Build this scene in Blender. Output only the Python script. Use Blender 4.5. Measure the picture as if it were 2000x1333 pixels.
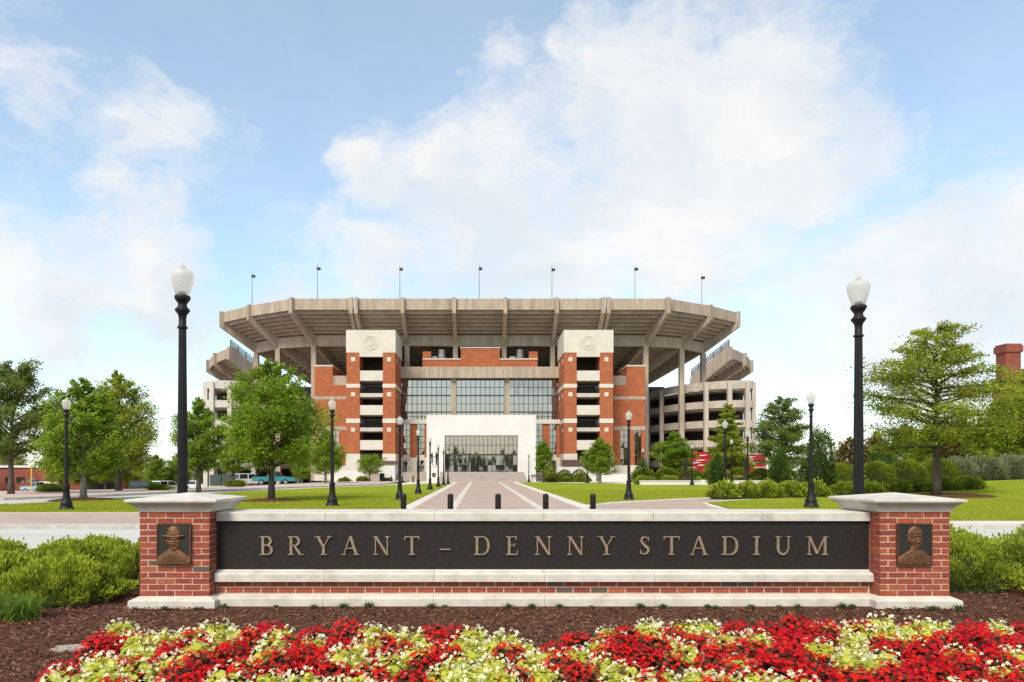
import bpy, math, random
import numpy as np
from mathutils import Vector
R = math.radians
for o in list(bpy.data.objects): bpy.data.objects.remove(o)
SC = bpy.context.scene
COL = SC.collection

# ------------------------------------------------------------------ camera
cam_d = bpy.data.cameras.new('camera'); cam = bpy.data.objects.new('camera', cam_d); COL.objects.link(cam)
cam.location = (0, 0, 1.56); cam.rotation_euler = (R(90), 0, 0)
cam_d.sensor_width = 36; cam_d.lens = 24.0
cam_d.shift_x = 0.0315; cam_d.shift_y = 0.1258
cam_d.clip_start = 0.1; cam_d.clip_end = 3000
SC.camera = cam
SC.view_settings.view_transform = 'Standard'; SC.view_settings.look = 'None'
SC.view_settings.exposure = 0.65; SC.view_settings.gamma = 1.0

# ------------------------------------------------------------------ sky and sun
SUN_EL, SUN_AZ = 45, -156          # azimuth measured from +Y clockwise: behind the camera, to its left
W = bpy.data.worlds.new('World'); SC.world = W; W.use_nodes = True
def build_world():
    nt = W.node_tree; N = nt.nodes; L = nt.links; N.clear()
    def nd(t, **k):
        n = N.new(t)
        for a, b in k.items(): setattr(n, a, b)
        return n
    def mth(op, a, b=None, c=None, clamp=False):
        n = nd('ShaderNodeMath', operation=op, use_clamp=clamp)
        for i, v in enumerate((a, b, c)):
            if v is None: continue
            if isinstance(v, (int, float)): n.inputs[i].default_value = v
            else: L.new(v, n.inputs[i])
        return n.outputs[0]
    out = nd('ShaderNodeOutputWorld'); bg = nd('ShaderNodeBackground'); L.new(bg.outputs[0], out.inputs[0])
    sky = nd('ShaderNodeTexSky', sky_type='NISHITA'); sky.sun_disc = False
    sky.sun_elevation = R(SUN_EL); sky.sun_rotation = R(SUN_AZ); sky.air_density = 1.0; sky.dust_density = 0.6; sky.ozone_density = 0.4
    tc = nd('ShaderNodeTexCoord'); d = tc.outputs['Generated']
    def noise(scale, detail, rough=.55, off=0.0, vec=None):
        mp = nd('ShaderNodeMapping'); L.new(vec or d, mp.inputs[0]); mp.inputs['Location'].default_value = (off, off*.7, off*1.3)
        mp.inputs['Scale'].default_value = (1, 1, 1.5)
        n = nd('ShaderNodeTexNoise'); L.new(mp.outputs[0], n.inputs['Vector'])
        n.inputs['Scale'].default_value = scale; n.inputs['Detail'].default_value = detail; n.inputs['Roughness'].default_value = rough
        return n
    warp = noise(4.5, 5, .6, 3.1)
    vs = nd('ShaderNodeVectorMath', operation='SUBTRACT'); L.new(warp.outputs['Color'], vs.inputs[0]); vs.inputs[1].default_value = (.5, .5, .5)
    vm = nd('ShaderNodeVectorMath', operation='SCALE'); L.new(vs.outputs[0], vm.inputs[0]); vm.inputs['Scale'].default_value = .26
    va = nd('ShaderNodeVectorMath', operation='ADD'); L.new(d, va.inputs[0]); L.new(vm.outputs[0], va.inputs[1])
    # cloud banks (direction, radius, weight); the same cover goes on all round through the noise below
    best = None
    for px, py, r, w in [(1330,330,.24,1),(1500,260,.17,1),(1250,130,.13,.9),(1130,90,.07,.7),(930,400,.17,1),(760,330,.10,.85),(1080,520,.17,.9),(1350,520,.18,.85),
                         (1120,340,.10,.7),(1600,330,.1,.6),(720,480,.13,.7),(330,270,.12,.7),(90,200,.13,.55),(250,440,.10,.8),(300,570,.14,.8),(60,610,.16,.85),(560,570,.12,.6),
                         (960,110,.09,.5),(1760,480,.12,.75),(1800,640,.25,1),(1960,560,.16,.9),(1560,610,.1,.5),(1830,240,.05,.45),(1350,40,.08,.6)]:
        v = Vector(((px-937)/1333, 1, (918-py)/1333)).normalized()
        dn = nd('ShaderNodeVectorMath', operation='DISTANCE'); L.new(va.outputs[0], dn.inputs[0]); dn.inputs[1].default_value = v
        e = mth('MULTIPLY', mth('SUBTRACT', 1.0, mth('DIVIDE', dn.outputs['Value'], r*1.25), clamp=True), w)
        best = e if best is None else mth('SMOOTH_MAX', best, e, .12)
    gen = noise(2.6, 7, .58, 8.3, va.outputs[0]).outputs['Fac']
    fine = noise(9.0, 9, .6, 1.7, va.outputs[0]).outputs['Fac']
    sep = nd('ShaderNodeSeparateXYZ'); L.new(d, sep.inputs[0])
    front = nd('ShaderNodeMapRange'); L.new(sep.outputs['Y'], front.inputs[0]); front.inputs[1].default_value = .45; front.inputs[2].default_value = .7
    gcov = mth('MULTIPLY', mth('SUBTRACT', gen, .36), mth('SUBTRACT', 3.0, mth('MULTIPLY', front.outputs[0], 2.3)))
    cov = mth('ADD', mth('ADD', mth('MULTIPLY', best, 1.35), gcov), mth('MULTIPLY', mth('SUBTRACT', fine, .5), 1.35))
    m = nd('ShaderNodeMapRange', interpolation_type='SMOOTHSTEP'); L.new(cov, m.inputs[0]); m.inputs[1].default_value = .12; m.inputs[2].default_value = 1.12
    hz = nd('ShaderNodeMapRange', interpolation_type='SMOOTHSTEP'); L.new(sep.outputs['Z'], hz.inputs[0]); hz.inputs[1].default_value = .26; hz.inputs[2].default_value = -.02; hz.inputs[3].default_value = 0; hz.inputs[4].default_value = .8
    veil = mth('ADD', .24, 0.0)
    f = mth('MAXIMUM', mth('MULTIPLY', m.outputs[0], .95), mth('MAXIMUM', hz.outputs[0], veil))
    # cloud body: white tops, faintly grey-blue hollows
    body = noise(5.0, 6, .55, 5.5, va.outputs[0]).outputs['Fac']
    ramp = nd('ShaderNodeValToRGB'); L.new(body, ramp.inputs[0])
    ramp.color_ramp.elements[0].position = .36; ramp.color_ramp.elements[0].color = (.50, .54, .575, 1)
    ramp.color_ramp.elements[1].position = .60; ramp.color_ramp.elements[1].color = (.625, .617, .605, 1)
    skm = nd('ShaderNodeVectorMath', operation='SCALE'); L.new(sky.outputs[0], skm.inputs[0]); skm.inputs['Scale'].default_value = SKY_STRENGTH
    mx = nd('ShaderNodeMix', data_type='RGBA'); L.new(f, mx.inputs['Factor']); tint = nd('ShaderNodeVectorMath', operation='MULTIPLY'); L.new(skm.outputs[0], tint.inputs[0]); tint.inputs[1].default_value = (1.0, 1.12, 1.08); L.new(tint.outputs[0], mx.inputs['A']); L.new(ramp.outputs[0], mx.inputs['B'])
    L.new(mx.outputs['Result'], bg.inputs['Color']); bg.inputs['Strength'].default_value = 1.0
SKY_STRENGTH = 0.15
build_world()
sun_d = bpy.data.lights.new('sun', 'SUN'); sun_d.energy = 2.6; sun_d.angle = R(20); sun_d.color = (1, .92, .80)
sun = bpy.data.objects.new('sun', sun_d); COL.objects.link(sun)
az = R(SUN_AZ); sv = Vector((math.sin(az)*math.cos(R(SUN_EL)), math.cos(az)*math.cos(R(SUN_EL)), math.sin(R(SUN_EL))))
sun.rotation_euler = sv.to_track_quat('Z', 'Y').to_euler()

# ------------------------------------------------------------------ materials
MATS = {}
def material(name, col, rough=.8, col2=None, scale=6.0, detail=6, bump=0.0, bscale=None, metal=0.0, stretch=(1,1,1), rnd=0.0, spec=.4, contrast=(.35,.65), courses=None, layer=None):
    m = bpy.data.materials.new(name); m.use_nodes = True; nt = m.node_tree; N = nt.nodes; L = nt.links
    b = N['Principled BSDF']; b.inputs['Roughness'].default_value = rough; b.inputs['Metallic'].default_value = metal
    b.inputs['Specular IOR Level'].default_value = spec
    tc = N.new('ShaderNodeTexCoord'); mp = N.new('ShaderNodeMapping'); L.new(tc.outputs['Object'], mp.inputs[0]); mp.inputs['Scale'].default_value = stretch
    no = N.new('ShaderNodeTexNoise'); L.new(mp.outputs[0], no.inputs['Vector']); no.inputs['Scale'].default_value = scale; no.inputs['Detail'].default_value = detail; no.inputs['Roughness'].default_value = .6
    rp = N.new('ShaderNodeValToRGB'); L.new(no.outputs['Fac'], rp.inputs[0])
    c2 = col2 or tuple(c*.72 for c in col)
    rp.color_ramp.elements[0].position = contrast[0]; rp.color_ramp.elements[0].color = (*c2, 1)
    rp.color_ramp.elements[1].position = contrast[1]; rp.color_ramp.elements[1].color = (*col, 1)
    res = rp.outputs[0]
    if layer:                                      # a second, larger pattern: stains, worn or dry patches (colour, scale, stretch, from, to)
        ml = N.new('ShaderNodeMapping'); L.new(tc.outputs['Object'], ml.inputs[0]); ml.inputs['Scale'].default_value = layer[2]
        nl = N.new('ShaderNodeTexNoise'); L.new(ml.outputs[0], nl.inputs['Vector']); nl.inputs['Scale'].default_value = layer[1]; nl.inputs['Detail'].default_value = 8; nl.inputs['Roughness'].default_value = .65
        ms = N.new('ShaderNodeMapRange'); L.new(nl.outputs['Fac'], ms.inputs[0]); ms.inputs[1].default_value = layer[3]; ms.inputs[2].default_value = layer[4]
        mm = N.new('ShaderNodeMix'); mm.data_type = 'RGBA'; L.new(ms.outputs[0], mm.inputs['Factor']); L.new(res, mm.inputs['A']); mm.inputs['B'].default_value = (*layer[0], 1); res = mm.outputs['Result']
    if courses:                                    # fine joints of brickwork too far away to pick apart
        bt = N.new('ShaderNodeTexBrick'); mb = N.new('ShaderNodeMapping'); L.new(tc.outputs['Object'], mb.inputs[0]); mb.inputs['Rotation'].default_value = (R(90), 0, 0)
        L.new(mb.outputs[0], bt.inputs['Vector']); bt.inputs['Scale'].default_value = 1.0; bt.inputs['Brick Width'].default_value = courses[0]; bt.inputs['Row Height'].default_value = courses[1]
        bt.inputs['Mortar Size'].default_value = courses[2]; bt.inputs['Color1'].default_value = (1,1,1,1); bt.inputs['Color2'].default_value = (*((courses[4],)*3 if len(courses) > 4 else (.8,)*3), 1); bt.inputs['Mortar'].default_value = (*courses[3], 1)
        mu = N.new('ShaderNodeMix'); mu.data_type = 'RGBA'; mu.blend_type = 'MULTIPLY'; mu.inputs['Factor'].default_value = 1; L.new(res, mu.inputs['A']); L.new(bt.outputs['Color'], mu.inputs['B']); res = mu.outputs['Result']
    if rnd:
        oi = N.new('ShaderNodeObjectInfo'); hs = N.new('ShaderNodeHueSaturation'); L.new(res, hs.inputs['Color'])
        mr = N.new('ShaderNodeMapRange'); L.new(oi.outputs['Random'], mr.inputs[0]); mr.inputs[3].default_value = 1-rnd; mr.inputs[4].default_value = 1+rnd
        L.new(mr.outputs[0], hs.inputs['Value']); res = hs.outputs[0]
    L.new(res, b.inputs['Base Color'])
    if bump:
        n2 = N.new('ShaderNodeTexNoise'); L.new(mp.outputs[0], n2.inputs['Vector']); n2.inputs['Scale'].default_value = bscale or scale*4; n2.inputs['Detail'].default_value = 5
        bp = N.new('ShaderNodeBump'); bp.inputs['Strength'].default_value = bump; bp.inputs['Distance'].default_value = .02; L.new(n2.outputs['Fac'], bp.inputs['Height']); L.new(bp.outputs[0], b.inputs['Normal'])
    MATS[name] = m
    return m
def brick_material():
    m = bpy.data.materials.new('sign_brick'); m.use_nodes = True; N = m.node_tree.nodes; L = m.node_tree.links; b = N['Principled BSDF']; b.inputs['Roughness'].default_value = .85
    oi = N.new('ShaderNodeObjectInfo'); rp = N.new('ShaderNodeValToRGB'); L.new(oi.outputs['Random'], rp.inputs[0]); rp.color_ramp.interpolation = 'CONSTANT'
    cols = [(0,(.29,.055,.028)),(.22,(.245,.045,.025)),(.4,(.31,.068,.03)),(.55,(.26,.052,.03)),(.70,(.34,.09,.036)),(.79,(.205,.042,.028)),(.88,(.30,.062,.034)),(.96,(.115,.068,.052))]
    e = rp.color_ramp.elements
    while len(e) < len(cols): e.new(.5)
    for k, (p, c) in enumerate(cols): e[k].position = p; e[k].color = (*c, 1)
    tc = N.new('ShaderNodeTexCoord'); va = N.new('ShaderNodeVectorMath'); va.operation = 'ADD'; L.new(tc.outputs['Object'], va.inputs[0]); L.new(oi.outputs['Location'], va.inputs[1])
    no = N.new('ShaderNodeTexNoise'); L.new(va.outputs[0], no.inputs['Vector']); no.inputs['Scale'].default_value = 28; no.inputs['Detail'].default_value = 6
    mr = N.new('ShaderNodeMapRange'); L.new(no.outputs['Fac'], mr.inputs[0]); mr.inputs[1].default_value = .3; mr.inputs[2].default_value = .7; mr.inputs[3].default_value = .72; mr.inputs[4].default_value = 1.25
    sc = N.new('ShaderNodeVectorMath'); sc.operation = 'SCALE'; L.new(rp.outputs[0], sc.inputs[0]); L.new(mr.outputs[0], sc.inputs['Scale']); L.new(sc.outputs[0], b.inputs['Base Color'])
    bp = N.new('ShaderNodeBump'); bp.inputs['Strength'].default_value = .5; bp.inputs['Distance'].default_value = .006; L.new(no.outputs['Fac'], bp.inputs['Height']); L.new(bp.outputs[0], b.inputs['Normal'])
    MATS['sign_brick'] = m
brick_material()
def leaf_material(name, dark, light, trans=.35, rough=.55):
    m = bpy.data.materials.new(name); m.use_nodes = True; N = m.node_tree.nodes; L = m.node_tree.links; b = N['Principled BSDF']; out = N['Material Output']
    at = N.new('ShaderNodeAttribute'); at.attribute_name = 'rnd'
    rp = N.new('ShaderNodeValToRGB'); L.new(at.outputs['Fac'], rp.inputs[0]); rp.color_ramp.elements[0].color = (*dark, 1); rp.color_ramp.elements[1].color = (*light, 1)
    L.new(rp.outputs[0], b.inputs['Base Color']); b.inputs['Roughness'].default_value = rough; b.inputs['Specular IOR Level'].default_value = .12
    t = N.new('ShaderNodeBsdfTranslucent'); hs = N.new('ShaderNodeHueSaturation'); L.new(rp.outputs[0], hs.inputs['Color']); hs.inputs['Value'].default_value = 1.6; hs.inputs['Hue'].default_value = .485; L.new(hs.outputs[0], t.inputs['Color'])
    mx = N.new('ShaderNodeMixShader'); mx.inputs[0].default_value = trans; L.new(b.outputs[0], mx.inputs[1]); L.new(t.outputs[0], mx.inputs[2]); L.new(mx.outputs[0], out.inputs[0])
    MATS[name] = m
def glass_material(name, tint, dark, refl):
    m = bpy.data.materials.new(name); m.use_nodes = True; N = m.node_tree.nodes; L = m.node_tree.links; N.remove(N['Principled BSDF']); out = N['Material Output']
    g = N.new('ShaderNodeBsdfGlossy'); g.inputs['Color'].default_value = (*tint, 1); g.inputs['Roughness'].default_value = .03
    d = N.new('ShaderNodeBsdfDiffuse'); d.inputs['Color'].default_value = (*dark, 1)
    mx = N.new('ShaderNodeMixShader'); mx.inputs[0].default_value = refl; L.new(d.outputs[0], mx.inputs[1]); L.new(g.outputs[0], mx.inputs[2]); L.new(mx.outputs[0], out.inputs[0])
    MATS[name] = m
def globe_material():
    m = bpy.data.materials.new('frosted_globe'); m.use_nodes = True; N = m.node_tree.nodes; L = m.node_tree.links; b = N['Principled BSDF']; out = N['Material Output']
    b.inputs['Base Color'].default_value = (.80, .77, .70, 1); b.inputs['Roughness'].default_value = .2
    t = N.new('ShaderNodeBsdfTranslucent'); t.inputs['Color'].default_value = (.93, .91, .86, 1)
    mx = N.new('ShaderNodeMixShader'); mx.inputs[0].default_value = .6; L.new(b.outputs[0], mx.inputs[1]); L.new(t.outputs[0], mx.inputs[2]); tp = N.new('ShaderNodeBsdfTransparent'); tp.inputs['Color'].default_value = (.97,.96,.93,1); m2 = N.new('ShaderNodeMixShader'); m2.inputs[0].default_value = .38; L.new(mx.outputs[0], m2.inputs[1]); L.new(tp.outputs[0], m2.inputs[2]); L.new(m2.outputs[0], out.inputs[0]); MATS['frosted_globe'] = m
globe_material()
material('mortar', (.60,.43,.30), .95, (.48,.34,.235), 30, bump=.4)
material('limestone', (.60,.55,.47), .85, (.47,.425,.36), 5, bump=.15, bscale=60, contrast=(.3,.6), layer=((.36,.30,.23),2.2,(1,1,1.6),.56,.80))
material('granite', (.014,.011,.010), .5, (.028,.022,.020), 60, detail=5, spec=.25)
material('bronze_letter', (.42,.31,.20), .45, (.30,.22,.14), 20, metal=.55)
material('bronze_relief', (.21,.098,.045), .5, (.10,.048,.024), 25, metal=.6, bump=.2)
material('bronze_dark', (.045,.04,.032), .5, (.03,.028,.024), 20, metal=.4)
material('statue_bronze', (.05,.035,.028), .45, (.03,.022,.018), 8, metal=.4)
material('mulch', (.17,.08,.052), 1, (.055,.026,.018), 30, detail=10, bump=1.0, bscale=70, contrast=(.35,.65), spec=0)
material('mulch_chip', (.24,.115,.075), .9, (.10,.042,.03), 9, rnd=0)
material('concrete_road', (.55,.515,.465), .95, (.46,.43,.39), 1.2, bump=.1, stretch=(.4,1,1), layer=((.36,.335,.30),.35,(.3,2,1),.55,.8))
material('concrete_path', (.66,.60,.50), .85, (.55,.50,.42), 1.5, bump=.1)
material('kerb', (.50,.46,.41), .85, (.36,.33,.30), 2)
material('brick_paving', (.60,.46,.38), .95, (.50,.375,.31), 1.4, bump=.1, courses=(.4,.2,.012,(.75,.72,.7)), layer=((.45,.345,.29),.3,(1,1,1),.5,.8))
material('paving_light', (.60,.53,.45), .95, (.52,.455,.385), 1.5)
material('lawn', (.27,.305,.03), 1, (.18,.235,.018), .5, detail=12, bump=.7, bscale=60, contrast=(.3,.7), spec=0, layer=((.36,.31,.06),.22,(1,.6,1),.52,.75))
material('ground', (.10,.115,.04), .95, (.07,.07,.035), .3, bump=.3)
material('deck_concrete', (.42,.335,.255), .9, (.27,.215,.165), .9, detail=9, bump=.15, bscale=12, stretch=(2.2,2.2,.35), contrast=(.3,.62), layer=((.20,.16,.125),.55,(1.6,1.6,.22),.52,.78))
material('soffit_concrete', (.40,.325,.255), .9, (.29,.23,.18), .7, detail=8)
material('drum_concrete', (.47,.405,.335), .85, (.36,.305,.25), .8, detail=8, bump=.1, stretch=(1.5,1.5,.5))
material('pale_concrete', (.52,.485,.43), .85, (.43,.40,.35), .8, detail=8, stretch=(1.5,1.5,.5))
material('cast_stone', (.60,.55,.465), .85, (.54,.49,.41), .8, detail=7, courses=(1.5,.75,.008,(.86,.85,.83),.97), layer=((.46,.40,.32),.9,(1.2,1.2,.2),.58,.85))
material('white_stone', (.66,.63,.585), .8, (.61,.58,.54), .5, detail=6, courses=(1.8,.9,.012,(.84,.83,.82),.975), layer=((.52,.48,.42),.6,(1.2,1.2,.2),.60,.9))
material('far_brick', (.43,.135,.056), .95, (.36,.105,.043), 1.3, detail=9, courses=(.42,.27,.022,(.72,.66,.62)))
material('old_brick', (.26,.075,.05), .95, (.20,.055,.038), 1.5, detail=8, courses=(.4,.2,.015,(1.15,1.0,.9)))
material('step_stone', (.40,.34,.29), .9, (.32,.265,.22), 1.2, stretch=(1,1,4))
material('interior_shade', (.045,.04,.037), .95, (.03,.027,.025), 1)  # near-black colour stands in for the shade deep inside the stadium
material('brown_metal', (.11,.055,.045), .6, (.08,.04,.035), 2)
material('black_iron', (.010,.009,.009), .5, (.016,.014,.014), 9, spec=.22)
material('dark_frame', (.028,.026,.025), .5)
material('grey_metal', (.33,.33,.33), .5, metal=.5)
material('bark', (.12,.09,.065), .95, (.06,.045,.034), 9, bump=.7, stretch=(1,1,.25))
material('pale_bark', (.36,.31,.25), .95, (.22,.18,.14), 9, bump=.5, stretch=(1,1,.3))
material('white_paint', (.8,.79,.76), .6)
material('crimson', (.42,.012,.025), .45, (.30,.008,.018), .8)
material('utility_green', (.045,.075,.06), .6)
material('yellow_paint', (.7,.42,.03), .6)
material('tyre', (.015,.015,.015), .9)
material('hub', (.45,.45,.46), .35, metal=.8)
for nm, c in [('car_blue', (.30,.40,.48)), ('car_black', (.02,.021,.024)), ('car_white', (.78,.78,.77)), ('car_teal', (.02,.19,.20)), ('car_silver', (.5,.51,.52))]: material(nm, c, .3, tuple(v*.95 for v in c), 1, spec=.6)
material('car_glass', (.02,.025,.03), .08, spec=.8)
glass_material('mirror_glass', (.60,.53,.475), (.03,.028,.026), .62)
glass_material('dull_glass', (.72,.72,.70), (.02,.02,.02), .42)
leaf_material('leaf_maple', (.07,.14,.014), (.35,.48,.045), .5)
leaf_material('leaf_oak', (.10,.15,.016), (.46,.50,.06), .5)
leaf_material('leaf_dark', (.03,.065,.014), (.13,.21,.033))
leaf_material('leaf_grey', (.075,.115,.025), (.26,.33,.07), .5)
leaf_material('leaf_rust', (.07,.06,.012), (.30,.19,.04))
leaf_material('leaf_shrub', (.045,.085,.010), (.44,.50,.045), .35)
leaf_material('leaf_hedge', (.06,.095,.010), (.33,.37,.035), .35)
leaf_material('leaf_silver', (.10,.12,.05), (.34,.36,.20), .3)
leaf_material('blade', (.05,.10,.012), (.20,.32,.04), .3)
leaf_material('tuft', (.035,.055,.014), (.13,.17,.04), .3)
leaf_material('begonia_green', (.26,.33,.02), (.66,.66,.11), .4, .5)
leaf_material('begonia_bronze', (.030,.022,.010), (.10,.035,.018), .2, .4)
leaf_material('petal_red', (.50,.006,.006), (.86,.030,.018), .4)
leaf_material('petal_white', (.74,.72,.42), (.92,.89,.68), .4)

# ------------------------------------------------------------------ helpers
ORG = {}
def setp(o, label=None, cat=None, group=None, kind=None):
    if label: o['label'] = label
    if cat: o['category'] = cat
    if group: o['group'] = group
    if kind: o['kind'] = kind
    return o
def thing(name, loc, label, cat, group=None):
    o = bpy.data.objects.new(name, None); COL.objects.link(o); o.location = loc; o.empty_display_size = .2
    ORG[o] = Vector(loc); return setp(o, label, cat, group)
class MB:
    def __init__(s): s.v = []; s.f = []; s.mi = []; s.cur = 0
    def add(s, vs, fs):
        b = len(s.v); s.v += [tuple(v) for v in vs]; s.f += [tuple(b+i for i in f) for f in fs]; s.mi += [s.cur]*len(fs); return s
    def box(s, x0, x1, y0, y1, z0, z1):
        return s.add([(x0,y0,z0),(x1,y0,z0),(x1,y1,z0),(x0,y1,z0),(x0,y0,z1),(x1,y0,z1),(x1,y1,z1),(x0,y1,z1)],
                     [(0,3,2,1),(4,5,6,7),(0,1,5,4),(1,2,6,5),(2,3,7,6),(3,0,4,7)])
    def prism(s, poly, fn):                       # poly: 2-D points; fn(p, k) -> 3-D point for k = 0, 1
        n = len(poly)
        return s.add([fn(p, 0) for p in poly]+[fn(p, 1) for p in poly], [tuple(range(n))[::-1], tuple(range(n, 2*n))]+[(i,(i+1)%n,n+(i+1)%n,n+i) for i in range(n)])
    def sheet(s, poly, z, t=.0):                  # flat polygon with a rim of thickness t
        if t == 0: return s.add([(x,y,z) for x,y in poly], [tuple(range(len(poly)))])
        return s.prism(poly, lambda p, k: (p[0], p[1], z-t+k*t))
    def lathe(s, prof, n=16, c=(0,0,0), flute=0.0):
        vs = []; fs = []
        for r, z in prof:
            for i in range(n):
                a = 2*math.pi*i/n; rr = r*(1-flute*(i % 2)); vs.append((c[0]+rr*math.cos(a), c[1]+rr*math.sin(a), c[2]+z))
        for k in range(len(prof)-1):
            for i in range(n): fs.append((k*n+i, k*n+(i+1)%n, (k+1)*n+(i+1)%n, (k+1)*n+i))
        fs.append(tuple(range(n))[::-1]); fs.append(tuple((len(prof)-1)*n+i for i in range(n)))
        return s.add(vs, fs)
    def tube(s, pts, rad, n=6):
        vs = []; fs = []; pts = [Vector(p) for p in pts]
        for k, p in enumerate(pts):
            t = (pts[min(k+1, len(pts)-1)]-pts[max(k-1, 0)]).normalized(); u = t.cross(Vector((.31,.17,1)) if abs(t.z) < .9 else Vector((1,.1,0))).normalized(); w = t.cross(u)
            for i in range(n):
                a = 2*math.pi*i/n; vs.append(p+(u*math.cos(a)+w*math.sin(a))*rad[k])
        for k in range(len(pts)-1):
            for i in range(n): fs.append((k*n+i, k*n+(i+1)%n, (k+1)*n+(i+1)%n, (k+1)*n+i))
        fs.append(tuple(range(n))[::-1]); fs.append(tuple((len(pts)-1)*n+i for i in range(n)))
        return s.add(vs, fs)
    def build(s, name, mat, parent=None, smooth=False, **k):
        o0 = ORG.get(parent, Vector((0,0,0))) if parent else Vector((0,0,0))
        me = bpy.data.meshes.new(name); me.from_pydata([(v[0]-o0.x, v[1]-o0.y, v[2]-o0.z) for v in s.v], [], s.f)
        for mm in (mat if isinstance(mat, (list, tuple)) else [mat]): me.materials.append(MATS[mm])
        if isinstance(mat, (list, tuple)): me.polygons.foreach_set('material_index', s.mi)
        if smooth: me.polygons.foreach_set('use_smooth', [True]*len(me.polygons))
        me.update(); return link(name, me, parent, **k)
def link(name, me, parent=None, loc=None, rot=None, **k):
    o = bpy.data.objects.new(name, me); COL.objects.link(o)
    if parent:
        o.parent = parent; ORG[o] = ORG.get(parent, Vector((0,0,0)))
    if loc: o.location = Vector(loc)-(ORG[parent] if parent else Vector((0,0,0)))
    if rot: o.rotation_euler = rot
    return setp(o, **k)
def fix_normals(me):
    import bmesh
    bm = bmesh.new(); bm.from_mesh(me); bmesh.ops.recalc_face_normals(bm, faces=bm.faces); bm.to_mesh(me); bm.free()
def quads_mesh(name, V, mat, rnd=None, nv=4):
    # V: (n, nv, 3) numpy array of separate polygons; rnd: n values kept in the attribute 'rnd'
    n = len(V); me = bpy.data.meshes.new(name); me.vertices.add(n*nv); me.vertices.foreach_set('co', V.reshape(-1).astype(np.float32))
    me.loops.add(n*nv); me.loops.foreach_set('vertex_index', np.arange(n*nv, dtype=np.int32))
    me.polygons.add(n); me.polygons.foreach_set('loop_start', np.arange(0, n*nv, nv, dtype=np.int32))
    me.materials.append(MATS[mat])
    if rnd is not None:
        a = me.attributes.new('rnd', 'FLOAT', 'POINT'); a.data.foreach_set('value', np.repeat(rnd, nv).astype(np.float32))
    me.update(calc_edges=True); me.validate(); return me
def copy_tree(o, loc, rz=0.0, sc=1.0, **k):
    c = o.copy(); COL.objects.link(c); c.location = loc; c.rotation_euler = (0, 0, rz); c.scale = sc if isinstance(sc, tuple) else (sc,)*3
    for ch in o.children:
        d = ch.copy(); COL.objects.link(d); d.parent = c
        for g in ch.children:
            e = g.copy(); COL.objects.link(e); e.parent = d
    return setp(c, **k)

# ------------------------------------------------------------------ ground, roads, paths, lawns
def sstep(a, b, x):
    t = min(1, max(0, (x-a)/(b-a))); return t*t*(3-2*t)
def hill(x, y): return .03+1.0*sstep(14, 40, x)*sstep(24, 48, y) if x > 9 and y < 66 and y > 20.9 else 0.0
def ribbon(poly, w, z, t=.03, mb=None):
    mb = mb or MB(); P = [Vector((*p, 0)) for p in poly]; A = []; B = []
    for i, p in enumerate(P):
        d = (P[min(i+1, len(P)-1)]-P[max(i-1, 0)]).normalized(); n = Vector((-d.y, d.x, 0)); A.append(p+n*w/2); B.append(p-n*w/2)
    for i in range(len(P)-1): mb.prism([A[i], A[i+1], B[i+1], B[i]], lambda q, k: (q.x, q.y, z-t+k*t))
    return mb
ST = dict(kind='structure')
def drop(x, y): return -.033*max(0, min(y, 150)-45)*sstep(-12, -50, x)
def ground_grid(name, xs, ys, fz, mat, keep=lambda x, y: True):
    vs = [(x, y, fz(x, y)) for y in ys for x in xs]; n = len(xs)
    MB().add(vs, [(j*n+i, j*n+i+1, (j+1)*n+i+1, (j+1)*n+i) for j in range(len(ys)-1) for i in range(n-1) if keep((xs[i]+xs[i+1])/2, (ys[j]+ys[j+1])/2)]).build(name, mat, smooth=True, **ST)
ground_grid('ground', [-900,-300,-150]+[-120+4*k for k in range(31)]+[40,120,300,900], [-80,0,20,30]+[35+5*k for k in range(28)]+[250,600,2500], lambda x, y: -.18+drop(x, y)*1.02-(.1 if drop(x, y) < -.01 else 0), 'ground')
MB().sheet([(-14,1.5),(16,1.5),(16,12),(-14,12)], 0, .15).build('planting_bed', 'mulch', **ST)
MB().sheet([(-90,12.15),(90,12.15),(90,19.3),(-90,19.3)], -.12).build('road', 'concrete_road', **ST)
MB().box(-90,90,12.003,12.147,-.155,.012).build('near_kerb', 'kerb', **ST)
MB().box(-90,90,19.303,19.497,-.155,.0).build('far_kerb', 'kerb', **ST)
MB().sheet([(-120,19.5),(120,19.5),(120,150),(-9.2,150),(-9.2,76),(-11,68),(-15.2,59.4),(-19.6,48.4),(-21.7,39.4),(-24.4,35),(-32,33.9),(-60,33.5),(-120,33.5)], 0, .15).build('plaza', 'concrete_path', **ST)
MB().sheet([(-90,19.75),(9.4,19.75),(9.4,24.6),(-90,24.6)], .004).build('brick_pavement', 'brick_paving', **ST)
walk = MB().sheet([(-2.7,24.9),(4.1,24.9),(4.1,86.6),(-2.7,86.6)], .004).build('walkway', 'brick_paving', **ST)
for x in (-1.1, 2.44): MB().sheet([(x-.17,24.9),(x+.17,24.9),(x+.17,86.6),(x-.17,86.6)], .009).build('paving_band', 'paving_light', walk)
for k in range(11):
    for x in (.15, 1.2):
        y = 28.5+k*4.6; MB().box(x-.3, x+.3, y-.42, y+.42, .004, .010).build('inlaid_stone', 'step_stone', walk)
LL = [(-3.25,25.0),(-60,25.0),(-60,27.4),(-30,28.2),(-21,30.2),(-18.6,35),(-17.6,42),(-16.6,50),(-12.5,61),(-8,70),(-3.25,82)]
MB().sheet(LL, .035, .03).build('lawn_left', 'lawn', **ST)
LR = [(4.75,30.1),(6.2,32.6),(7.9,34.1),(10,36),(12.6,38.1),(20,41.5),(40,46),(70,50),(70,64),(40,65),(24,68.5),(17,72),(12,80),(4.75,84)]
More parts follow.
